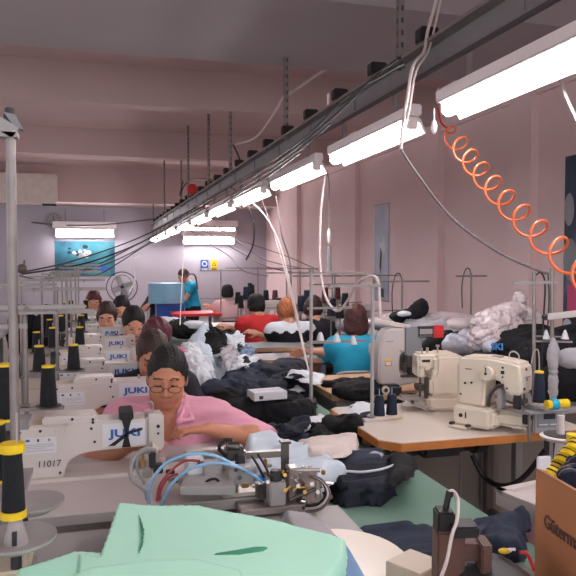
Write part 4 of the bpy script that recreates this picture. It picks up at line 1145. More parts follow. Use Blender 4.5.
# right stand with double pole, bars and hanging cord
p = P(535, 404, d=3.05)
t = empty('thread_stand', (p.x, p.y, .8), 0, 'double pole thread stand right of the bartack machine with hanging cord', 'thread stand', 'thread stands of the right side')
O = t.location
def q_(px, py, d=3.05): return P(px, py, d=d)-O
MB().m('zinc').cyl(q_(534, 404), q_(534, 272), .0085, n=12).build('pole', t)
MB().m('zinc').cyl(q_(552, 404), q_(552, 268), .0095, n=12).build('pole', t)
MB().m('zinc').beam(q_(513, 283), q_(556, 282), .012, .014).build('guide_bar', t)
MB().m('zinc').beam(q_(533, 341), q_(572, 342), .012, .008).beam(q_(536, 336), q_(568, 337), .008, .006).build('spool_arm', t)
MB().m('cable_black').tube([q_(536, 275), q_(541, 273), q_(545, 285), q_(543, 330), q_(541, 400)], .004, n=6).build('hook', t)
MB().m('cable_black').tube([q_(548, 272), q_(549, 300), q_(547, 340)], .003, n=6).build('cord', t)
for i, px in enumerate((546, 565)):
    q = P(px, 339, d=3.05)
    cc = empty('white_cone', q, 0, 'small white plastic cone on the double pole stand, %s one' % ('left', 'right')[i], 'cone', 'small white cones')
    MB().m('paper').lathe([(.0, 0), (.018, 0), (.012, .02), (.005, .04), (.003, .042)], n=14).build('cone_body', cc)
o = blob('cloth_tie', [(P(553, 350, d=3.0), (.022, .02, .05)), (P(553, 372, d=3.0), (.015, .015, .07)), (P(553, 392, d=3.0), (.012, .012, .06))], .007, 'grey_cloth', .006, 40, 3)
tag(o, 'pale knotted cloth strip tied round the double pole stand', 'cloth')
# white swing arm at right edge
a, b = P(546, 317, d=2.95), P(600, 311, d=2.85)
t = empty('swing_arm', a, 0, 'white horizontal arm coming in from right edge above the stand', 'arm')
MB().m('white_paint').beam(Vector((0, 0, 0)), b-a, .018, .028, .003).m('dark_grey').cyl((0, -.012, 0), (0, .012, 0), .014, n=16).build('bar', t)
# cones and control box on the right of the table
p = P(539, 400, z=.86)
t = empty('control_box', P(545, 432, z=.79)+Vector((.0, 0, 0)), -.15, 'grey control box with small dark screen beside bartack machine', 'control box')
MB().m('light_grey').b2(-.06, .08, -.02, .06, 0, .11, .006).build('housing', t)
MB().m('mid_grey').b2(-.045, .06, -.024, -.019, .025, .095).m('dark_ink').b2(-.02, .03, -.026, -.02, .06, .085).m('paper').b2(-.04, .0, -.0255, -.02, .035, .04).b2(.01, .05, -.0255, -.02, .035, .04).m('steel_dark').cyl((.05, -.028, .07), (.05, -.02, .07), .007).build('screen', t)
cz = t.location
t2 = empty('side_table', (2.32, 2.35, 0), 0, 'long grey table at right behind the control box', 'table')
MB().m('light_grey').b2(-.33, .9, .3, .95, .79, .82, .004).build('tabletop', t2)
for sx in (-.28, .8):
    for sy in (.35, .9): MB().m('iron_grey').b2(sx-.02, sx+.02, sy-.02, sy+.02, 0, .79).build('leg', t2)
pc = P(539, 402, d=2.75)
c = cone('thread_cone', pc, 'navy thread cone with yellow top standing behind the control box', 'reels by the control box', body='thread_navy', h=.125, r=.024)
pc = P(557, 404, d=2.7); t = empty('thread_reel', pc, 0, 'reel with turquoise thread and yellow rim beside the navy cone', 'reel', 'reels by the control box')
MB().m('yellow').cyl((-.05, 0, .0), (.05, 0, .0), .018, n=18).build('core', t); MB().m('teal_shirt').cyl((-.03, 0, 0), (.0, 0, 0), .022, n=18).build('thread', t)
# shelf under cone/reel
t = empty('shelf_board', P(545, 412, d=2.75), 0, 'narrow board carrying reels behind the control box', 'shelf')
MB().m('mid_grey').b2(-.09, .09, -.03, .03, 0, .008).m('zinc').cyl((-.06, .02, -.13), (-.06, .02, 0), .006).build('board', t)
# dark dish on white stand
p = P(560, 470, d=1.95)
t = empty('spool_dish', p, 0, 'dark round dish on a white post above the cardboard box', 'spool dish')
MB().m('white_paint').lathe([(.022, -.2), (.02, .0), (.012, .1), (.01, .16)], n=18).build('post', t)
MB().m('white_paint').lathe([(.0, .088), (.05, .09), (.058, .1), (.05, .104), (0, .1)], n=28).m('dark_grey').lathe([(.0, .1), (.047, .101), (.047, .106), (0, .107)], n=28).build('dish', t)
t = empty('thread_reel', P(573, 452, d=1.85), 0, 'yellow plastic reel standing on the dark dish, cut by the right edge', 'reel')
MB().m('yellow').cyl((0, 0, 0), (0, 0, .05), .018, n=20).lathe([(.018, .0), (.022, .0), (.022, .006), (.018, .008)]).build('spool', t)

# things under the cream table
t = empty('table_motor', (1.5, 2.75, .6), 0, 'dark motor unit hanging under the cream table', 'motor')
MB().m('dark_grey').b2(-.15, .06, -.1, .1, .03, .14, .02).cyl((-.2, 0, .08), (.15, 0, .08), .055, n=20).build('motor_body', t)
MB().m('dark_grey').cyl((.15, 0, .08), (.2, 0, .08), .07, n=20).build('pulley', t)
o = MB().m('cable_black').tube([P(472, 455, y=2.75), P(485, 478, y=2.7), P(505, 486, y=2.6), P(525, 476, y=2.55), P(545, 450, y=2.5)], .012).build('power_cable'); tag(o, 'thick dark cord looping under the cream table', 'cord')
t = empty('wall_panel', (1.9, 3.3, 0), 0, 'grey beige board standing behind the cream table legs', 'panel')
MB().m('board').b2(-.7, .8, -.015, .015, .0, .7).m('iron_grey').b2(-.7, -.69, -.02, -.015, 0, .7).b2(.0, .01, -.02, -.015, 0, .7).build('board', t)
# white tray table at the right
p = P(495, 490, z=.74)
t = empty('tray_table', (p.x, p.y, 0), math.radians(12), 'small white table with raised rim beside the cardboard box', 'table')
MB().m('white_paint').b2(0, .6, -.5, 0, .69, .735, .004).b2(0, .6, -.5, -.47, .735, .745).b2(0, .03, -.5, 0, .735, .745).b2(0, .6, -.03, 0, .735, .745).build('tabletop', t)
for sx in (.05, .5): MB().m('pale_pink').b2(sx, sx+.04, -.1, -.06, 0, .69).build('leg', t)
MB().m('pale_pink').b2(.02, .55, -.3, -.04, .55, .69, .004).build('drawer', t)

# ------------------------------------------------------------------ pocket welt unit with its hoses on the nearest table
O = Vector((.42, 2.1, .782))
t = empty('welting_unit', O, 0, 'metal pocket welting unit with blue and red air hoses on the nearest table', 'machine')
def w(px, py, d=2.15): return P(px, py, d=d)-O
MB().m('steel').beam(w(166, 459, 2.2), w(246, 453, 2.2), .02, .018).build('slide_rail', t)
MB().m('steel').beam(w(246, 455, 2.15), w(287, 453, 2.15), .02, .02).build('slide_rail', t)
MB().m('steel_dark').beam(w(285, 500, 2.13), w(285, 443, 2.13), .026, .026, .003).b2(w(285, 443, 2.13).x-.016, w(285, 443, 2.13).x+.016, w(285, 443, 2.13).y-.016, w(285, 443, 2.13).y+.016, w(285, 443, 2.13).z, w(285, 443, 2.13).z+.008).build('upright', t)
mb = MB().m('steel_dark').box(w(234, 452, 2.13), (.055, .05, .045), .005).cyl(w(228, 446, 2.1), w(240, 446, 2.1), .014).m('dark_grey').box(w(240, 462, 2.1), (.025, .04, .05), .004).m('steel').cyl(w(232, 440, 2.12), w(232, 452, 2.12), .006).cyl(w(222, 458, 2.1), w(222, 470, 2.1), .008)
mb.build('carriage', t)
MB().m('light_grey').box(w(212, 468, 2.08), (.06, .04, .045), .004).build('valve_block', t)
mb = MB().m('light_grey').box(w(240, 474, 2.05), (.075, .05, .05), .004).m('steel').box(w(205, 452, 2.2), (.13, .04, .02), .003).m('dark_grey').cyl(w(236, 470, 2.0), w(236, 470, 2.03), .006).cyl(w(244, 470, 2.0), w(244, 470, 2.03), .006).cyl(w(240, 478, 2.0), w(240, 478, 2.03), .006)
mb.build('valve_block', t)
MB().m('light_grey').prism([(w(180, 505, 1.95).x, w(180, 505, 1.95).y), (w(236, 505, 1.95).x, w(236, 505, 1.95).y), (w(228, 490, 2.15).x, w(228, 490, 2.12).y+.05), (w(190, 490, 2.15).x, w(190, 490, 2.12).y+.05)], .04, .065, 'Z', bev=.003).m('dark_ink').cyl(w(200, 496, 2.0)+Vector((0, 0, .01)), w(200, 496, 2.0)+Vector((0, 0, .016)), .006).build('clamp_plate', t)
MB().m('paper').b2(w(186, 480, 2.1).x, w(205, 480, 2.1).x, -.06, .03, .05, .10, .004).m('brass').cyl(w(188, 482, 2.02), w(188, 490, 2.02), .014).cyl(w(184, 486, 2.0), w(192, 486, 2.0), .008).build('regulator', t)
MB().m('dark_grey').box(w(152, 458, 2.15), (.022, .03, .06), .004).box(w(158, 468, 2.15), (.03, .03, .03), .003).m('steel').cyl(w(150, 442, 2.15), w(150, 470, 2.15), .008).box(w(147, 472, 2.15), (.03, .04, .03), .004).m('brass').cyl(w(143, 452, 2.12), w(143, 466, 2.12), .005).build('needle_guard', t)
# knife head cluster at the right end
mb = MB().m('light_grey').box(w(276, 492, 2.0), (.05, .05, .07), .004).m('steel').box(w(292, 482, 2.05), (.03, .05, .10), .003).box(w(306, 478, 2.08), (.06, .05, .05), .004).box(w(310, 492, 2.06), (.05, .06, .05), .004).m('steel_dark').box(w(300, 492, 2.03), (.02, .04, .07), .003).box(w(262, 490, 2.04), (.035, .04, .045), .003)
for px in (303, 310): mb.m('steel').cyl(w(px, 478, 2.06), w(px, 466, 2.06), .0065)
mb.m('steel').cyl(w(296, 470, 2.0), w(320, 470, 2.0), .007).cyl(w(318, 478, 2.0), w(318, 498, 2.0), .009).m('steel_dark').cyl(w(290, 500, 2.0), w(322, 486, 2.0), .006).m('dark_grey').cyl(w(276, 470, 2.0), w(276, 480, 2.0), .018, n=14).box(w(276, 474, 2.0), (.045, .03, .006), .001)
for px, py in ((298, 486), (305, 492), (312, 484), (318, 492), (285, 475), (285, 490), (268, 482)): mb.m('brass' if px % 2 else 'steel').cyl(w(px, py, 1.97), w(px, py, 2.0), .006, n=10)
mb.build('knife_head', t)
MB().m('steel').box(w(270, 505, 2.03), (.2, .1, .02), .003).box(w(240, 492, 2.06), (.12, .05, .012), .002).m('blue_plastic').box(w(262, 478, 2.03), (.03, .02, .016), .003).m('blue_ink').box(w(216, 483, 2.03), (.025, .015, .012), .003).build('base_plate', t)
def hose(pts, m, r, name='air_hose'): return MB().m(m).tube([w(*p) for p in pts], r, n=8).build(name, t)
hose([(149, 506, 2.0), (150, 485, 1.98), (165, 464, 1.97), (190, 454, 1.97), (215, 456, 1.98), (240, 468, 2.0), (258, 478, 2.02)], 'hose_blue', .005)
hose([(161, 506, 1.98), (172, 484, 1.96), (192, 468, 1.95), (220, 463, 1.97), (245, 470, 2.0), (262, 482, 2.02)], 'hose_blue', .0048)
hose([(157, 504, 2.02), (160, 485, 2.02), (172, 470, 2.03), (185, 461, 2.05), (200, 461, 2.06)], 'hose_red', .0042)
hose([(160, 506, 2.03), (160, 492, 2.04), (168, 478, 2.05), (178, 474, 2.06)], 'hose_red', .004)
hose([(155, 450, 2.1), (143, 450, 2.05), (132, 462, 2.02), (132, 478, 2.0), (145, 490, 2.0), (148, 500, 2.0)], 'iron_grey', .0075, 'conduit')
hose([(150, 452, 2.12), (140, 455, 2.1), (137, 468, 2.08), (145, 484, 2.05)], 'mid_grey', .005, 'conduit')
hose([(252, 456, 2.1), (258, 466, 2.05), (264, 478, 2.02)], 'cable_black', .004, 'cable'); hose([(258, 454, 2.1), (264, 464, 2.05), (269, 474, 2.02)], 'cable_black', .004, 'cable')
hose([(226, 456, 2.08), (219, 448, 2.05), (224, 440, 2.05), (232, 440, 2.06)], 'cable_black', .006, 'cable')
hose([(204, 484, 2.0), (209, 480, 1.99), (216, 479, 1.99), (219, 484, 2.0), (212, 489, 2.0), (204, 486, 2.0)], 'cable_black', .004, 'cable')
for r0 in (0, 1, 2): hose([(310, 476, 2.0), (322, 480+r0, 1.98), (330-r0*2, 494, 1.97), (322-r0*2, 508-r0*2, 1.98), (306, 512-r0*3, 2.0)], ('cable_grey', 'cable_white', 'cable_black')[r0], .004, 'cable')
# second faint rows of little fittings
mb = MB()
rs = random.Random(8)
for k in range(80):
    px, py = (rs.uniform(165, 320), rs.uniform(462, 500)) if k % 2 else (rs.gauss(298, 14), rs.gauss(484, 9))
    mb.m(rs.choice(['steel', 'steel_dark', 'dark_grey', 'light_grey', 'brass'])).box(w(px, py, 2.1+rs.uniform(-.05, .05)), (rs.uniform(.008, .03), rs.uniform(.01, .02), rs.uniform(.008, .025)), .002)
    if k % 4 == 0: q_0 = w(px, py, 2.0); mb.cyl(q_0, q_0+Vector((rs.uniform(-.03, .03), 0, rs.uniform(-.03, .03))), .004, n=8)
mb.build('fittings', t)['kind'] = 'stuff'
# ------------------------------------------------------------------ garments and cloths
def pp(pts, z): return [tuple(P(a, b, z=z))[:2] for a, b in pts]
def cloth(name, pts, z, h, m, label, cat='cloth', group=None, **k):
    o = drape(name, pp(pts, z+h*.5), z, h, m, **k); tag(o, label, cat, group); return o
# mint sheets on the nearest table
Z0 = .747
g = 'mint green fabric pieces'
def sheet(pts, z0, z1, m, label, seed, fold=.004, freq=3, edge=.012, wob=.001, name='fabric_piece', step=.008, gr=g):
    o = drape(name, pp(pts, z1), z0, z1-z0, m, fold=fold, freq=freq, seed=seed, step=step, edge=edge, wob=wob); tag(o, label, 'fabric', gr); return o
sheet([(14, 600), (14, 567), (60, 554), (75, 549), (150, 552), (250, 560), (262, 576), (262, 640), (14, 640)], Z0+.03, .822, 'mint', 'mint fabric piece lying lowest at left with a pointed corner', 3)
sheet([(75, 620), (77, 549), (98, 553), (118, 502), (150, 505), (200, 505), (240, 511), (285, 520), (330, 531), (347, 538), (345, 556), (318, 590), (290, 640), (75, 640)], .785, .832, 'mint', 'large mint fabric piece covering most of the nearest table', 5, fold=.005, freq=2.6, step=.006, edge=.004)
sheet([(60, 640), (40, 585), (90, 566), (150, 558), (200, 556), (240, 566), (262, 590), (262, 640)], .81, .848, 'mint', 'mint fabric piece on top at the bottom edge of photo', 8, fold=.004, freq=3, step=.006, edge=.004)
# two lens-shaped slits between the layers, fold shade painted as dark green slivers
for pts, lb in (([(212, 553), (235, 549.5), (255, 546), (268, 546), (263, 549), (240, 553)], 'long thin dark green sliver of painted fold shade on the mint fabric'), ([(138, 511), (141, 518), (144, 528), (143, 542), (139, 551), (142, 538), (141, 525)], 'short curved dark green sliver of painted fold shade on the mint fabric at left')):
    o = drape('fold_shade_strip', pp(pts, .835), .829, .006, 'fold_shade_green', fold=.0, freq=8, seed=4, step=.002, edge=.004, wob=0); tag(o, lb, 'fabric')
# blue sheet hanging beside
a = [(288, 512), (315, 517), (335, 530), (350, 545), (368, 576), (372, 640), (330, 640), (300, 560)]
sheet(a, .749, .772, 'blue_sheet', 'smooth blue plastic sheet sticking out under the mint fabric at right', 2, fold=.003, gr='sheets under the mint fabric', name='plastic_sheet')
sheet([(282, 508), (310, 512), (330, 524), (338, 536), (320, 540), (290, 530)], .77, .80, 'grey_cloth', 'dull blue grey piece under the upper right edge of mint fabric', 9, gr='sheets under the mint fabric')

# garments on the green aisle table
G = 'garments heaped on the aisle table'
ZT = .702
cloth('jeans', [(352, 532), (395, 527), (440, 527), (480, 520), (515, 514), (528, 520), (530, 535), (500, 548), (455, 556), (400, 565), (370, 560), (358, 545)], ZT, .045, 'denim', 'long dark blue jeans lying crosswise at the near end of aisle table', 'jeans', G, fold=.016, freq=9, seed=1, aniso=(.6, 2.2), edge=.025)
cloth('jeans', [(478, 522), (520, 508), (530, 515), (528, 545), (505, 552), (480, 540)], ZT+.03, .06, 'denim', 'crumpled blue jeans leg beside the black boxes', 'jeans', G, fold=.02, freq=12, seed=2)
cloth('jeans', [(322, 470), (360, 478), (396, 478), (398, 492), (385, 498), (345, 500), (322, 492)], ZT, .045, 'navy', 'dark navy jeans at bottom of the near stack', 'jeans', G, fold=.014, freq=8, seed=3, aniso=(.7, 2.5), edge=.02)
cloth('jeans', [(318, 455), (360, 458), (400, 456), (418, 462), (405, 476), (385, 486), (340, 488), (318, 478)], ZT+.04, .035, 'navy', 'dark navy jeans in the middle of near stack, pale hem at its edge', 'jeans', G, fold=.013, freq=9, seed=4, aniso=(.7, 2.2), edge=.02)
o = MB().m('white_cloth').tube([P(346, 471, z=.785), P(362, 472, z=.787), P(382, 469, z=.79), (P(398, 463, z=.795)), P(410, 458, z=.80)], .004, n=8).build('waistband'); tag(o, 'white waistband edge running across the navy jeans stack', 'cloth', G)
cloth('jeans', [(312, 444), (350, 448), (386, 448), (384, 458), (350, 464), (315, 462)], ZT+.07, .025, 'denim', 'dark blue jeans on top of the near stack', 'jeans', G, fold=.01, freq=9, seed=6, aniso=(.7, 2.2), edge=.02)
cloth('jeans', [(386, 456), (408, 454), (420, 460), (412, 476), (396, 486), (386, 478)], ZT+.08, .03, 'black_cloth', 'black cloth end hanging over at right of the near stack', 'cloth', G, fold=.01, freq=10, seed=7)
cloth('cloth_piece', [(245, 444), (275, 441), (300, 448), (325, 458), (343, 466), (332, 472), (318, 488), (290, 492), (255, 480), (243, 462)], ZT+.06, .07, 'ice_cloth', 'large pale blue white cloth behind the welting unit', 'cloth', G, fold=.02, freq=8, seed=8, edge=.025, wob=.015)
cloth('cloth_piece', [(296, 440), (318, 438), (355, 436), (359, 445), (345, 451), (310, 453), (298, 449)], ZT+.1, .045, 'beige_cloth', 'rolled beige white cloth piece in front of the black heap', 'cloth', G, fold=.014, freq=13, seed=9, aniso=(.7, 2.6), edge=.02, wob=.012)
cloth('cloth_piece', [(330, 450), (366, 450), (384, 453), (366, 455), (335, 454)], ZT+.085, .012, 'grey_cloth', 'thin grey strip of cloth on the stack beside the rolled cloth', 'cloth', G, fold=.006, freq=10, seed=10)
cloth('cloth_piece', [(292, 424), (318, 417), (335, 420), (352, 424), (348, 434), (320, 437), (298, 433)], ZT, .06, 'white_cloth', 'black and white cloth heap beside the black bundle', 'cloth', G, fold=.02, freq=12, seed=11)
cloth('jeans', [(268, 432), (300, 428), (330, 432), (320, 442), (285, 446), (262, 442)], ZT, .05, 'denim', 'folded blue jeans between pink shirt woman and rolled cloth', 'jeans', G, fold=.012, freq=10, seed=12, aniso=(.7, 2))
def heap(name, parts, m, label, cat, h=.012, amp=.014, freq=12, seed=0, group=G, **k):
    o = blob(name, parts, h, m, amp, freq, seed, **k); tag(o, label, cat, group); return o
def E_(px, py, z, rx, ry, rz, rot=0): p = P(px, py, z=z); return ((p.x, p.y, z), (rx, ry, rz), rot)
heap('cloth_bundle', [E_(340, 428, .75, .09, .07, .06), E_(352, 424, .78, .05, .05, .06)], 'black_cloth', 'small black cloth bundle near the corner of the cream table', 'cloth', seed=1)
heap('cloth_bundle', [E_(250, 412, .76, .16, .1, .07, .1), E_(285, 412, .76, .14, .12, .07), E_(232, 402, .78, .12, .12, .07), E_(270, 402, .8, .14, .1, .06)], 'black_cloth', 'large black cloth heap behind the shoulder of pink shirt woman', 'cloth', seed=2, amp=.02, freq=9)
heap('jeans', [E_(275, 394, .77, .13, .15, .07), E_(290, 386, .78, .10, .14, .07), E_(304, 402, .73, .06, .1, .05)], 'navy', 'dark navy jeans heap behind the white carton', 'jeans', seed=3, amp=.022, freq=9)
heap('jeans', [E_(275, 378, .78, .14, .18, .08), E_(288, 372, .79, .13, .14, .07), E_(300, 370, .76, .07, .12, .05)], 'navy', 'big navy jeans heap left of the turquoise woman', 'jeans', seed=4, amp=.022, freq=9)
heap('jeans', [E_(245, 382, .76, .15, .2, .06), E_(225, 392, .76, .13, .12, .06), E_(258, 372, .78, .08, .12, .06)], 'denim', 'blue jeans heap in the middle of aisle table', 'jeans', seed=5, amp=.02, freq=10)
heap('denim_scraps', [E_(228, 362, .78, .12, .2, .05), E_(243, 357, .76, .09, .18, .04), E_(222, 350, .78, .1, .2, .05)], 'denim_light', 'pale blue denim pieces heaped on the aisle table', 'cloth', seed=6, amp=.022, freq=13)
# pale cloth hanging from a raised corner with dark trousers behind it
def hang(pts3, r, m, name, label, seed, flat=.4):
    s = SDF(); c0 = np.array(pts3[-1][0]); c0[2] -= pts3[-1][1]
    for (a, ra), (b, rb) in zip(pts3, pts3[1:]): s.cap(np.array(a)-c0, np.array(b)-c0, ra, rb, k=.06)
    V, Q = s.mesh(.012, lambda X: .024*folds(X*np.array([1.6, 1, .5]), 16, seed)+.004*folds(X, 30, seed+1), pad=.04)
    o = link_mesh(name, V, Q, [m], None, loc=tuple(c0)); tag(o, label, 'cloth', 'cloths draped over the aisle table'); return o
hang([(tuple(P(205, 326, d=5.3)), .02), (tuple(P(202, 342, d=5.2)), .07), (tuple(P(196, 362, d=5.0)), .12), (tuple(P(212, 378, d=4.5)), .11), (tuple(P(222, 384, d=4.2)), .06)], 0, 'ice_cloth', 'draped_cloth', 'pale bluish cloth rising to a peak behind the pink shirt woman', 3)
hang([(tuple(P(189, 352, d=4.7)), .06), (tuple(P(192, 372, d=4.3)), .10), (tuple(P(203, 384, d=4.1)), .09)], 0, 'white_cloth', 'draped_cloth', 'white cloth at left below the raised bluish cloth', 5)
hang([(tuple(P(210, 328, d=5.4)), .03), (tuple(P(214, 342, d=5.2)), .07), (tuple(P(222, 360, d=4.9)), .08), (tuple(P(232, 378, d=4.5)), .06)], 0, 'black_cloth', 'draped_trousers', 'black trousers hanging beside the raised bluish cloth', 7)
heap('cloth_piece', [E_(225, 340, .82, .12, .2, .06), E_(212, 336, .82, .1, .15, .06)], 'navy', 'dark cloth heap farther along the aisle table', 'cloth', seed=12, amp=.02)
heap('cloth_piece', [E_(190, 330, .82, .2, .3, .07), E_(178, 326, .84, .15, .3, .06)], 'black_cloth', 'black and white cloths far down the aisle beside the pink person', 'cloth', seed=13, amp=.02)
heap('cloth_piece', [E_(170, 323, .86, .15, .3, .05), (tuple(P(195, 325, z=.88)), (.1, .15, .03))], 'white_cloth', 'white cloths far down the aisle near the blue drum', 'cloth', seed=14, amp=.015)
def scrap(pts, z, m, label, seed, fold=.03, freq=8, nm='cloth_scrap'):
    o = drape(nm, pp(pts, z), z, .0, m, fold=fold, freq=freq, seed=seed, step=.009, edge=.02, wob=.02, loose=True); tag(o, label, 'cloth', G); return o
scrap([(262, 420), (300, 410), (312, 418), (285, 428)], .84, 'navy', 'navy flap lying over the front of the large black heap', 51)
scrap([(226, 354), (246, 350), (258, 358), (246, 368), (228, 364)], .85, 'white_cloth', 'white crumpled lining on the pale denim heap', 52, .035, 12)
scrap([(215, 352), (232, 344), (240, 352), (228, 364)], .9, 'grey_cloth', 'grey crumpled piece between the black trousers and pale denim heap', 53, .03, 12)
scrap([(284, 370), (304, 366), (325, 372), (322, 380), (300, 378)], .90, 'white_cloth', 'white sheet end on the navy heap left of turquoise woman', 54, .02, 8)
scrap([(282, 388), (300, 380), (306, 386), (292, 394)], .84, 'white_cloth', 'small white triangle of cloth above the white carton', 55, .015, 9)
scrap([(236, 374), (256, 370), (268, 378), (256, 388), (240, 386)], .84, 'denim', 'blue denim leg lying over the middle heap', 56, .03, 10)
scrap([(228, 384), (246, 378), (262, 390), (240, 400)], .84, 'navy', 'dark blue folded leg above the black heap', 57, .03, 10)
scrap([(306, 424), (322, 418), (338, 425), (330, 436), (310, 434)], .78, 'black_cloth', 'black lining twisted into the black and white heap', 58, .025, 14)
scrap([(312, 372), (298, 362), (276, 364), (282, 372), (300, 380)], .88, 'black_cloth', 'black flap on the farther navy heap', 59, .025, 8)
scrap([(236, 346), (250, 342), (256, 348), (244, 354)], .84, 'denim_light', 'light blue flap at the far end of pale denim heap', 60, .025, 12)
scrap([(222, 334), (238, 330), (246, 338), (230, 344)], .9, 'white_cloth', 'white flap beside the peak of the raised bluish cloth', 61, .03, 12)
scrap([(240, 356), (248, 355), (252, 359), (244, 361)], .9, 'black_cloth', 'tiny black scrap on the white lining', 62, .01, 12)
# black cloth on the teal woman's table and its neighbours
heap('black_garment', [E_(352, 390, .80, .10, .13, .03), E_(364, 388, .80, .10, .14, .04), E_(338, 384, .79, .09, .06, .02)], 'black_cloth', 'black garment lying on the table left of the turquoise woman', 'cloth', seed=15, group=None)
heap('black_garment', [((1.62, 3.28, .62), (.17, .06, .16)), ((1.47, 3.28, .66), (.1, .05, .1))], 'black_cloth', 'black cloth hanging down between the two right tables', 'cloth', seed=16, group=None)
o = cloth('cloth_piece', [(346, 408), (355, 402), (385, 404), (395, 408), (382, 416), (352, 415)], .782, .02, 'white_cloth', 'white cloth folded at the left corner of the cream table', fold=.006, freq=12, seed=17)
o = cloth('cloth_piece', [(354, 413), (375, 411), (378, 417), (358, 419)], .785, .02, 'navy', 'small navy cloth in front of the white folded cloth', fold=.006, freq=12, seed=18)
# white carton on the heap
p = P(267, 393, z=.86)
t = empty('carton', (p.x, p.y, .835), .12, 'small white carton lying on the dark jeans heap', 'box')
MB().m('paper').b2(-.085, .085, -.055, .055, 0, .04, .003).build('box_body', t)
MB().m('dark_ink').b2(-.06, -.04, -.0555, -.055, .008, .024).m('light_grey').b2(-.085, .085, -.002, .002, .0402, .0408).build('print', t)
# clear crumpled bag by the woman's elbow
heap('plastic_bag', [E_(250, 432, .80, .045, .04, .035), E_(262, 436, .79, .04, .04, .03)], 'bag_clear', 'small crumpled clear plastic bag beside the elbow of pink shirt woman', 'bag', h=.006, amp=.009, freq=38, seed=20, group=None)
# brown paper between the tables
heap('paper_scrap', [E_(378, 440, .72, .06, .05, .025)], 'cardboard', 'crumpled brown paper under the corner of cream table', 'paper', h=.008, amp=.01, freq=20, seed=21, group=None)

# plastic bags and cloth along the right wall
BG = 'plastic bags by the right wall'
def EE(px, py, d, rx, ry, rz, rot=0): return (tuple(P(px, py, d=d)), (rx, ry, rz), rot)
heap('plastic_bag', [EE(495, 325, 4.1, .13, .12, .08), EE(508, 312, 4.2, .10, .1, .05), EE(487, 340, 4.0, .10, .1, .08), EE(512, 335, 4.1, .09, .1, .08)], 'bag', 'big pale pinkish plastic bag, topmost of the heap', 'bag', h=.008, amp=.018, freq=26, seed=31, amp2=.6, group=BG)
heap('plastic_bag', [EE(458, 345, 4.1, .08, .1, .06), EE(470, 340, 4.2, .07, .1, .06), EE(480, 348, 4.0, .06, .08, .05)], 'bag_clear', 'clear bluish plastic bag holding cloth behind the bartack machine', 'bag', h=.008, amp=.014, freq=26, seed=32, group=BG)
heap('plastic_bag', [EE(496, 348, 3.8, .075, .06, .05), EE(508, 350, 3.9, .05, .06, .05)], 'bag_clear', 'clear plastic bag with blue letters beside black garment', 'bag', h=.008, amp=.008, freq=26, seed=33, group=BG)
heap('plastic_bag', [EE(525, 320, 4.3, .09, .1, .08), EE(535, 335, 4.3, .08, .1, .08), EE(520, 300, 4.5, .03, .04, .05)], 'bag', 'pale plastic bag behind the double pole stand', 'bag', h=.009, amp=.014, freq=22, seed=34, group=BG)
q = P(497, 347, d=3.62)
o = text('printed_letters', 'SKI', .048, 'blue_plastic', None, q, rot=(PI/2, 0, -.45), bold=.002); tag(o, 'blue letters printed on the clear plastic bag', 'print')
heap('fabric_roll', [EE(400, 322, 5.2, .3, .12, .07), EE(440, 322, 5.1, .32, .12, .07), EE(465, 325, 4.9, .15, .1, .06)], 'bag', 'long pale wrapped fabric roll lying along the right wall', 'roll', h=.014, amp=.01, freq=10, seed=35, group=None)
heap('white_bundle', [EE(350, 325, 5.9, .12, .1, .06), EE(372, 338, 5.5, .1, .1, .06)], 'grey_cloth', 'grey cloth bundle behind the turquoise woman', 'cloth', h=.012, seed=36, group=None)
heap('black_garment', [EE(404, 316, 5.0, .12, .1, .04), EE(418, 312, 5.0, .06, .06, .08, (0, .3, 0)), EE(422, 306, 5.0, .035, .04, .06)], 'black_cloth', 'black cloth heap with a raised tip on the wrapped roll', 'cloth', h=.01, amp=.012, freq=14, seed=37, group=None)
heap('white_scrap', [EE(404, 314, 4.85, .055, .04, .02)], 'white_cloth', 'white scrap lying on the black cloth heap', 'cloth', h=.008, amp=.006, seed=38, group=None)
heap('red_cloth', [EE(430, 328, 4.8, .05, .05, .025)], 'red', 'small red cloth beside the red ended panel', 'cloth', h=.01, amp=.006, seed=39, group=None)
heap('black_garment', [EE(518, 350, 3.7, .12, .12, .07), EE(540, 345, 3.8, .14, .14, .08), EE(560, 356, 3.6, .16, .12, .10), EE(532, 362, 3.6, .12, .12, .08)], 'black_cloth', 'large black garment heap behind the double pole stand', 'cloth', amp=.02, freq=10, seed=40, group=None)
heap('black_garment', [EE(560, 385, 3.3, .15, .12, .09), EE(590, 380, 3.3, .15, .12, .12)], 'black_cloth', 'black garment heap at right edge above the pale table', 'cloth', amp=.018, freq=10, seed=41, group=None)
heap('white_bundle', [EE(568, 358, 3.1, .045, .05, .04), EE(585, 358, 3.1, .06, .05, .05)], 'grey_cloth', 'white bundle at right edge on the black garments', 'cloth', h=.009, amp=.008, seed=42, group=None)
t = empty('storage_table', (2.9, 3.35, 0), 0, 'low pale table at the right wall under the black garments', 'table')
MB().m('light_grey').b2(-.85, 1.0, -.35, .45, .8, .83).build('tabletop', t)
for sx in (-.8, .9):
    for sy in (-.3, .4): MB().m('iron_grey').b2(sx-.02, sx+.02, sy-.02, sy+.02, 0, .8).build('leg', t)
heap('garment_pile', [((2.5, 3.5, .95), (.35, .25, .14)), ((2.95, 3.5, .95), (.35, .25, .16)), ((2.25, 3.9, .9), (.25, .25, .14)), ((2.1, 3.3, .9), (.2, .2, .09))], 'black_cloth', 'broad dark garment pile on the low pale table by the wall', 'cloth', h=.018, amp=.03, freq=7, seed=43, group=None)
heap('garment_pile', [((2.35, 4.5, .93), (.35, .25, .15)), ((1.95, 4.2, .88), (.2, .18, .1))], 'grey_cloth', 'pale grey garment pile behind the middle bartack machine', 'cloth', h=.016, amp=.025, freq=9, seed=44, group=None)

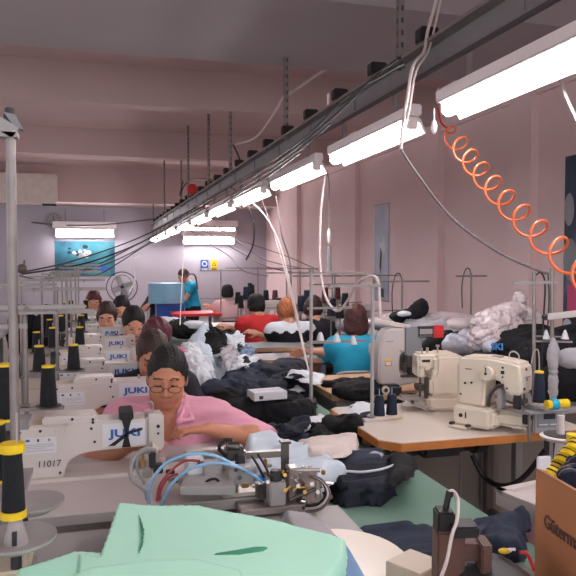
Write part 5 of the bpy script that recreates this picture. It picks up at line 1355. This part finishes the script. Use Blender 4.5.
# ------------------------------------------------------------------ cardboard box with reels
A = P(536, 470, d=1.42)
t = empty('cardboard_box', (A.x, A.y, A.z-.32), 0, 'open brown cardboard box of thread reels at the bottom right', 'box')
t.rotation_euler = (0, 0, math.radians(-6))
w_, l_, h_, th = .30, .42, .32, .006
MB().m('cardboard').b2(0, th, -l_, 0, 0, h_).b2(w_-th, w_, -l_, 0, 0, h_).b2(th, w_-th, -th, 0, 0, h_).b2(th, w_-th, -l_, -l_+th, 0, h_).b2(th, w_-th, -l_, 0, 0, th).build('box_body', t)
MB().m('cardboard_in').prism([(0, 0), (0, -l_), (-.0, -l_), (.008, -l_+.02), (.008, -.02)], h_, h_+.004, 'Z').m('paper').b2(.0, .03, -.008, .0, h_-.02, h_+.03, .002).build('rim', t)
text('printed_letters', 'Gütermann', .04, 'wood_dark', t, (-.0015, -.115, .225), rot=(PI/2, -.0, -PI/2), sx=.85, bold=.0008)
rs = random.Random(3)
heap_z = A.z-.32
for i in range(9):
    px, py = [(556, 466), (562, 459), (568, 452), (574, 446), (550, 473), (575, 462), (570, 470), (575, 478), (566, 475)][i]
    c_ = P(px+3, py+3, d=1.45-.008*i); dark = i >= 5
    t = empty('thread_reel', c_, 0, ('yellow and black thread reel in the slanting row inside the cardboard box, %s' % ('second lowest', 'middle', 'second highest', 'topmost', 'lowest')[i]) if not dark else 'dark thread reel in the cardboard box, %s of the dark ones' % ('topmost', 'upper left', 'lower right', 'lowest')[i-5], 'reel', 'reels in the cardboard box')
    ax = Vector((.75, .25, .6)).normalized() if not dark else Vector((.3, .8, .2)).normalized()
    MB().m('thread_navy' if dark else 'yellow').cyl(-ax*.012, ax*.012, .022, n=20).build('thread', t)
    MB().m('dark_ink' if not dark else 'cable_grey').cyl(ax*.009, ax*.0125, .0225, n=20).cyl(-ax*.002, ax*.002, .0226, n=20).build('band', t)
blob_o = blob('cloth_piece', [((A.x+.15, A.y-.2, A.z-.17), (.13, .18, .11))], .012, 'denim', .012, 10, 3); tag(blob_o, 'dark cloth filling the cardboard box under the reels', 'cloth')
o = table('crate_stand', A.x-.08, A.x+.5, A.y-.6, A.y+.06, A.z-.322, 'low table under the cardboard box', top='cardboard_in', edge='iron')

# wood and black clamp device in front
A = P(470, 560, d=1.32)
t = empty('clamp_device', (A.x, A.y, A.z-.1), math.radians(-15), 'brown block with black clamps and white cord at bottom right', 'device')
O = t.location; Rz = Matrix.Rotation(-t.rotation_euler.z, 4, 'Z')
def v_(px, py, d=1.32): return Rz @ (P(px, py, d=d)-O)
MB().m('wood_dark').box(v_(448, 565), (.055, .05, .15), .004).build('post', t)
MB().m('wood_dark').box(v_(470, 548), (.075, .05, .035), .004).box(v_(483, 572, 1.3), (.02, .05, .12), .003).build('arm', t)
MB().m('black').box(v_(444, 520), (.035, .045, .045), .004).box(v_(463, 528, 1.3), (.05, .05, .022), .003).build('clamp', t)
MB().m('black').cyl(v_(445, 512), v_(449, 493), .006).cyl(v_(449, 496), v_(450, 491), .0075).build('handle', t)
MB().m('cable_white').tube([v_(447, 493), v_(453, 491), v_(458, 500), v_(457, 520, 1.27), v_(452, 535, 1.26), v_(447, 560, 1.25), v_(440, 580, 1.25)], .0035, n=8).build('cord', t)
A = P(512, 590, d=1.25)
t = empty('motor_cover', (A.x, A.y, A.z-.085), 0, 'dark grey rounded cover at bottom edge left of the cardboard box', 'cover')
MB().m('dark_grey').prism([(-.09, -.2), (.08, -.2), (.085, .07), (.06, .095), (.02, .108), (-.04, .105), (-.08, .09), (-.095, .06)], -.12, .12, 'Y', bev=.01).build('shell', t)
o = cloth('label_card', [(488, 532), (497, 531), (518, 548), (508, 553)], .765, .003, 'paper', 'white card strip behind the dark cover', 'card', fold=0, freq=1, seed=1, wob=0, edge=.004, step=.005)
o = MB().m('yellow').sph(P(504, 551, d=1.35), .009, (1.4, 1, .6)).build('yellow_cap'); tag(o, 'small yellow cap lying above the dark cover', 'cap')
o = MB().m('red').tube([P(520, 552, d=1.33), P(527, 554, d=1.33), P(531, 562, d=1.33), P(534, 570, d=1.32)], .0035).build('red_strap'); tag(o, 'small red strap between dark cover and cardboard box', 'strap')
t = table('work_stand', .60, 1.02, .6, 1.45, .74, 'low table under the brown block device', top='iron', edge='iron')
A = P(415, 572, z=.76)
t = empty('carton', (A.x, A.y, .742), .5, 'open beige carton at the bottom edge right of the rounded table', 'box')
MB().m('cream_dark').b2(-.05, .05, -.05, .05, 0, .045, .002).build('box_body', t)
MB().m('orange').b2(.052, .075, -.04, .04, 0, .03, .004).build('side_flap', t)

# blue drum, blue crates and the things on the back tables
p = P(168, 300, y=10.2)
t = empty('blue_drum', (p.x, 10.2, .78), 0, 'pale blue drum machine with dark blue base left of the standing woman', 'drum')
zz = P(168, 283, y=10.2).z-.78
MB().m('drum_blue').cyl((-.02, 0, zz-.3), (-.02, 0, zz), .27, n=32, bev=.01).build('drum_body', t)
MB().m('blue_deep').b2(-.18, .22, -.2, .2, -.18, zz-.3, .01).build('base', t)
MB().m('steel_dark').tube([(.2, 0, zz), (.25, 0, zz+.1), (.4, 0, zz+.12), (.45, 0, zz-.1)], .012).build('pipe', t)
p = P(122, 285, y=11.5)
t = empty('fan', (p.x, 11.5, .8), 0, 'round standing fan with blue centre behind the left column', 'fan')
zc = P(120, 287, y=11.5).z-.8
MB().m('dark_grey').tube([(.25*math.cos(a), 0, zc+.25*math.sin(a)) for a in np.linspace(0, 2*PI, 32)], .008, n=6, smooth=0).tube([(.17*math.cos(a), 0, zc+.2*math.sin(a)) for a in np.linspace(0, 2*PI, 32)], .005, n=6, smooth=0).build('guard', t)
mb = MB().m('grey_cloth')
for k in range(4): a = k*PI/2+.4; mb.box((.1*math.cos(a), 0, zc+.1*math.sin(a)), (.16, .02, .1), .01, rot=(.4, -a, 0))
mb.build('blades', t)
MB().m('dark_grey').cyl((0, .06, 0), (0, .06, zc), .02).cyl((0, .0, zc), (0, .12, zc), .06, n=16).cyl((0, 0, -.8), (0, 0, -.77), .2).cyl((0, .06, -.78), (0, .06, 0), .02).build('post', t)
for px, m, lb in ((20, 'black_cloth', 'dark cloths hanging on a rail at left beyond the poles'), (48, 'black_cloth', 'dark garments hanging beside the third thread stand')):
    q = P(px, 330, d=5.6); o = blob('hanging_garments', [(tuple(q), (.1, .08, .2)), (tuple(q+Vector((.1, 0, -.04))), (.08, .08, .16))], .016, m, .02, 9, px); tag(o, lb, 'cloth')
t = table('sewing_table', -1.6, -.75, 5.2, 6.2, .95, 'grey cabinet table at the left edge under hanging dark garments', top='grey_cloth', edge='grey_cloth')
MB().m('denim_light').b2(-.4, .4, -.48, -.44, .15, .9).build('front_panel', t)

# ------------------------------------------------------------------ cables and hoses
def cable(pts, m, r, label, name='power_cable', cat='cable', group='cables hanging from the lamp line'):
    q = [P(a, b, d=d) for a, b, d in pts]; o = q[0].copy()
    t = MB().m(m).tube([p-o for p in q], r, n=8).build(name); t.location = o; tag(t, label, cat, group); return t
# orange coiled air hose
a, b = P(447, 128, d=3.9), P(592, 280, d=2.15)
pts = []; turns = 10; n = 260
ax = (b-a).normalized(); u = ax.cross(Vector((0, 0, 1))).normalized(); v = ax.cross(u)
side = CAMR @ Vector((1, 0, 0))
for i in range(n+1):
    s_ = i/n; sag = Vector((0, 0, -.05*math.sin(PI*s_)))
    an = s_*turns*2*PI+1.2; rr = .05*min(1, s_*10+.3)
    pts.append(a+(b-a)*s_+sag+u*rr*math.cos(an)+v*rr*math.sin(an)+ax*0)
o = MB().m('orange').tube([p-a for p in pts], .0055, n=8, smooth=0).build('air_hose'); o.location = a; tag(o, 'orange coiled air hose hanging in front of the right wall', 'hose')
cable([(447, 128, 3.9), (441, 122, 3.85), (438, 108, 3.8)], 'red', .006, 'dark red feed piece at the upper end of the orange hose', 'hose_end', 'hose')
# white pull switch
o = MB().m('lamp_white').sph((0, 0, -.03), .02, (.8, .8, 1.7)).cyl((0, 0, 0), (0, 0, .06), .003).build('pull_switch'); o.location = P(434, 121, d=3.3); tag(o, 'white oval pull switch hanging from the lamp line', 'switch')
cable([(438, -6, 3.55), (428, 30, 3.5), (424, 52, 3.45), (413, 66, 3.4), (407, 100, 3.35), (402, 130, 3.35), (401, 150, 3.3)], 'cable_white', .009, 'thick white cord falling past the second lamp', 'hanging_cable')
cable([(442, -6, 3.56), (434, 30, 3.5), (428, 52, 3.45), (416, 72, 3.4), (410, 105, 3.35), (404, 135, 3.3)], 'cable_white', .006, 'thinner white cord beside the thick white one', 'hanging_cable')
cable([(401, 150, 3.3), (420, 178, 3.25), (452, 218, 3.2), (495, 250, 3.1), (530, 267, 3.05), (549, 274, 3.05)], 'cable_grey', .0065, 'dark cable sagging from second lamp to the double pole stand')
cable([(325, 176, 5.1), (321, 210, 5.0), (320, 260, 4.8), (325, 295, 4.6), (337, 311, 4.4), (348, 300, 4.3), (356, 284, 4.2), (368, 277, 4.1), (378, 281, 4.0), (380, 320, 3.9)], 'cable_white', .009, 'white cable looping down beside the auburn haired woman', 'hanging_cable')
cable([(243, 196, 7.4), (262, 212, 7.0), (278, 240, 6.0), (290, 285, 5.3), (300, 330, 4.8), (309, 378, 4.2), (311, 396, 4.0)], 'cable_white', .008, 'white cord running steeply from lamps to the turquoise woman table', 'hanging_cable')
cable([(262, 200, 6.8), (273, 232, 6.3), (286, 275, 5.6), (299, 330, 4.8), (309, 372, 4.2)], 'cable_white', .006, 'second white cord twisted with the steep one', 'hanging_cable')
cable([(248, 205, 7.2), (254, 225, 7.1), (253, 245, 7.0), (246, 260, 7.0)], 'cable_black', .009, 'short black cable curling down left of the steep white cord')
cable([(276, 196, 6.5), (282, 235, 6.4), (290, 262, 6.4), (291, 296, 6.3)], 'cable_grey', .008, 'grey cable hanging straight down over the orange haired woman')
cable([(183, 181, 11.0), (180, 195, 11), (184, 186, 10.8), (192, 180, 10.4), (205, 179, 9.6), (220, 182, 8.9), (235, 190, 8.2)], 'cable_black', .01, 'black cable arching beside the red warning light')
for i, (x0, x1, y1, dd, lb) in enumerate(((205, 300, 268, 7.5, 'upper'), (190, 292, 272, 8.5, 'second'), (178, 268, 276, 9.5, 'third'), (215, 345, 276, 6.6, 'longest'))):
    cable([(x0, 215+i*3, 10), (x0+20, 232+i*2, 9.3), ((x0+x1)/2+6, 256, 8.6), (x1-24, y1-5, 8), (x1, y1, dd)], 'cable_grey', .007, 'thin grey cable sagging from the lamps towards the right stands, %s one' % lb)
# long black bundle along the rail down to the left
rsn = random.Random(1)
specs = [((400, 58), (373, 78), (330, 120), (268, 168), (205, 205), (150, 238), (90, 262), (22, 274)),
         ((405, 62), (380, 76), (345, 98), (290, 148), (220, 192), (150, 232), (80, 258), (20, 272)),
         ((330, 122), (300, 148), (250, 182), (200, 210), (150, 236), (100, 262), (60, 275), (22, 279)),
         ((300, 150), (255, 182), (205, 210), (160, 234), (120, 256), (80, 270), (48, 278), (20, 273)),
         ((280, 165), (240, 190), (195, 218), (150, 240), (118, 260), (95, 272), (60, 268), (40, 280))]
nm = ('topmost', 'second', 'third', 'fourth', 'lowest')
for i, sp in enumerate(specs):
    q = []
    for j, (a_, b_) in enumerate(sp):
        if a_ > 150: dpt = (P(a_, b_, x=1.5).y if False else 1.62*670*.964/(a_-102))*.97; dpt = min(dpt, 11)
        else: dpt = [0, 0, 0, 0, 0, 8.5, 7.2, 6.2][j] or 9.5
        q.append((a_, b_+i*.8, dpt))
    cable(q, 'cable_black', .009-.001*(i % 3), '%s black cable of the bundle sweeping from the rail down to the left' % nm[i], group='black cables sweeping to the left')
o = MB().m('iron').sph((0, 0, 0), .035).cyl((.012, 0, .02), (.016, 0, .06), .006).build('cable_knob'); o.location = P(22, 269, d=4.6); tag(o, 'dark round knob where the black cables end at left', 'knob')
cable([(-5, 219, 16.6), (20, 221, 16.6), (60, 225, 16.5), (100, 225, 16.4), (155, 219, 16.2)], 'cable_grey', .02, 'thin cable crossing the back wall under the clock', group='cables on the back wall')
# white pipes bracing the hangers
for pts, lb in (((P(327, 68, d=6.4), P(292, 92, d=6.2), P(284, 97, d=6.2), P(270, 120, d=7), P(255, 138, d=7.6), P(236, 144, d=8.3)), 'white brace pipe bending from the first hanger to the second'),):
    o = MB().m('beige_cloth').tube([p-pts[0] for p in pts], .014).build('brace_pipe'); o.location = pts[0]; tag(o, lb, 'pipe')
cable([(233, 145, 8.3), (238, 155, 8.2), (243, 170, 7.9)], 'cable_black', .01, 'short dark cable below the white brace pipe')
cable([(560, 80, 2.9), (568, 100, 2.85), (578, 122, 2.8)], 'cable_white', .006, 'white cord at upper right edge below the nearest lamp', 'hanging_cable')
cable([(140, 255, 9), (133, 262, 8.5), (135, 280, 8), (129, 292, 7.5)], 'cable_white', .007, 'white cord hanging over the left column near the fan', 'hanging_cable')
cable([(184, 228, 10), (183, 262, 9.0), (181, 300, 7.5), (180, 325, 6.5)], 'cable_white', .006, 'thin white cord falling from lamps left of the standing woman', 'hanging_cable')

# crowded racks of cones behind the seated women, and the hanging socket
rs = random.Random(12)
names = ('left of the woman in red, shorter', 'left of the woman in red, higher up', 'just right of the black hair, upper', 'maroon one left of the orange hair', 'low one left of the orange hair', 'navy one above the hidden dark haired person', 'black one beside the hidden dark haired person', 'maroon one right of the hidden person', 'black one left of the auburn hair', 'navy one right of the orange hair', 'farthest one behind the woman in red', 'maroon one by the hanging cable loop')
k = 0
for px, py, d in ((238, 304, 8.6), (246, 300, 8.6), (266, 303, 8.9), (275, 300, 8.9), (279, 308, 8.0), (307, 304, 7.2), (312, 310, 7.0), (325, 304, 7.4), (345, 310, 6.9), (301, 312, 6.8), (252, 296, 9.5), (337, 300, 7.4)):
    q = P(px, py, d=d)
    c = cone('thread_cone', tuple(q), 'small thread cone in the crowded racks, %s' % names[k], 'dark cones in the crowded racks', body=('thread_black', 'thread_navy', 'thread_black', 'hair_maroon')[k % 4], h=rs.uniform(.12, .2), r=.042, base='iron_grey')
    MB().m('iron_grey').cyl((0, 0, .782-q.z), (0, 0, 0), .007, n=8).lathe([(0, -.008), (.055, -.008), (.055, 0), (0, 0)]).build('spool_pin', c); k += 1
for px, d, w_, h_, lb in ((300, 7.6, .8, .62, 'thread stand with long guide bar right of the orange hair'), (258, 9.2, .9, .66, 'distant thread stand above the black hair of woman in red'), (335, 7.3, .6, .5, 'thread stand with low guide bar left of the auburn hair')):
    q = P(px, 300, d=d); tallstand(q.x, q.y, .78, h_, w_, lb, hook=False)
p = P(329, 236, d=6.4)
t = empty('hanging_socket', p, 0, 'white oval socket hanging on a grey cord over the right stands', 'socket')
MB().m('lamp_white').sph((0, 0, 0), .03, (.7, .7, 2.6)).build('oval_body', t)  # plain white oval body
MB().m('light_grey').cyl((0, 0, -.34), (0, 0, -.1), .028, .02, n=12).m('mid_grey').tube([(.0, 0, .06), (.0, 0, .5), (-.03, 0, .62)], .006, n=6).build('holder', t)
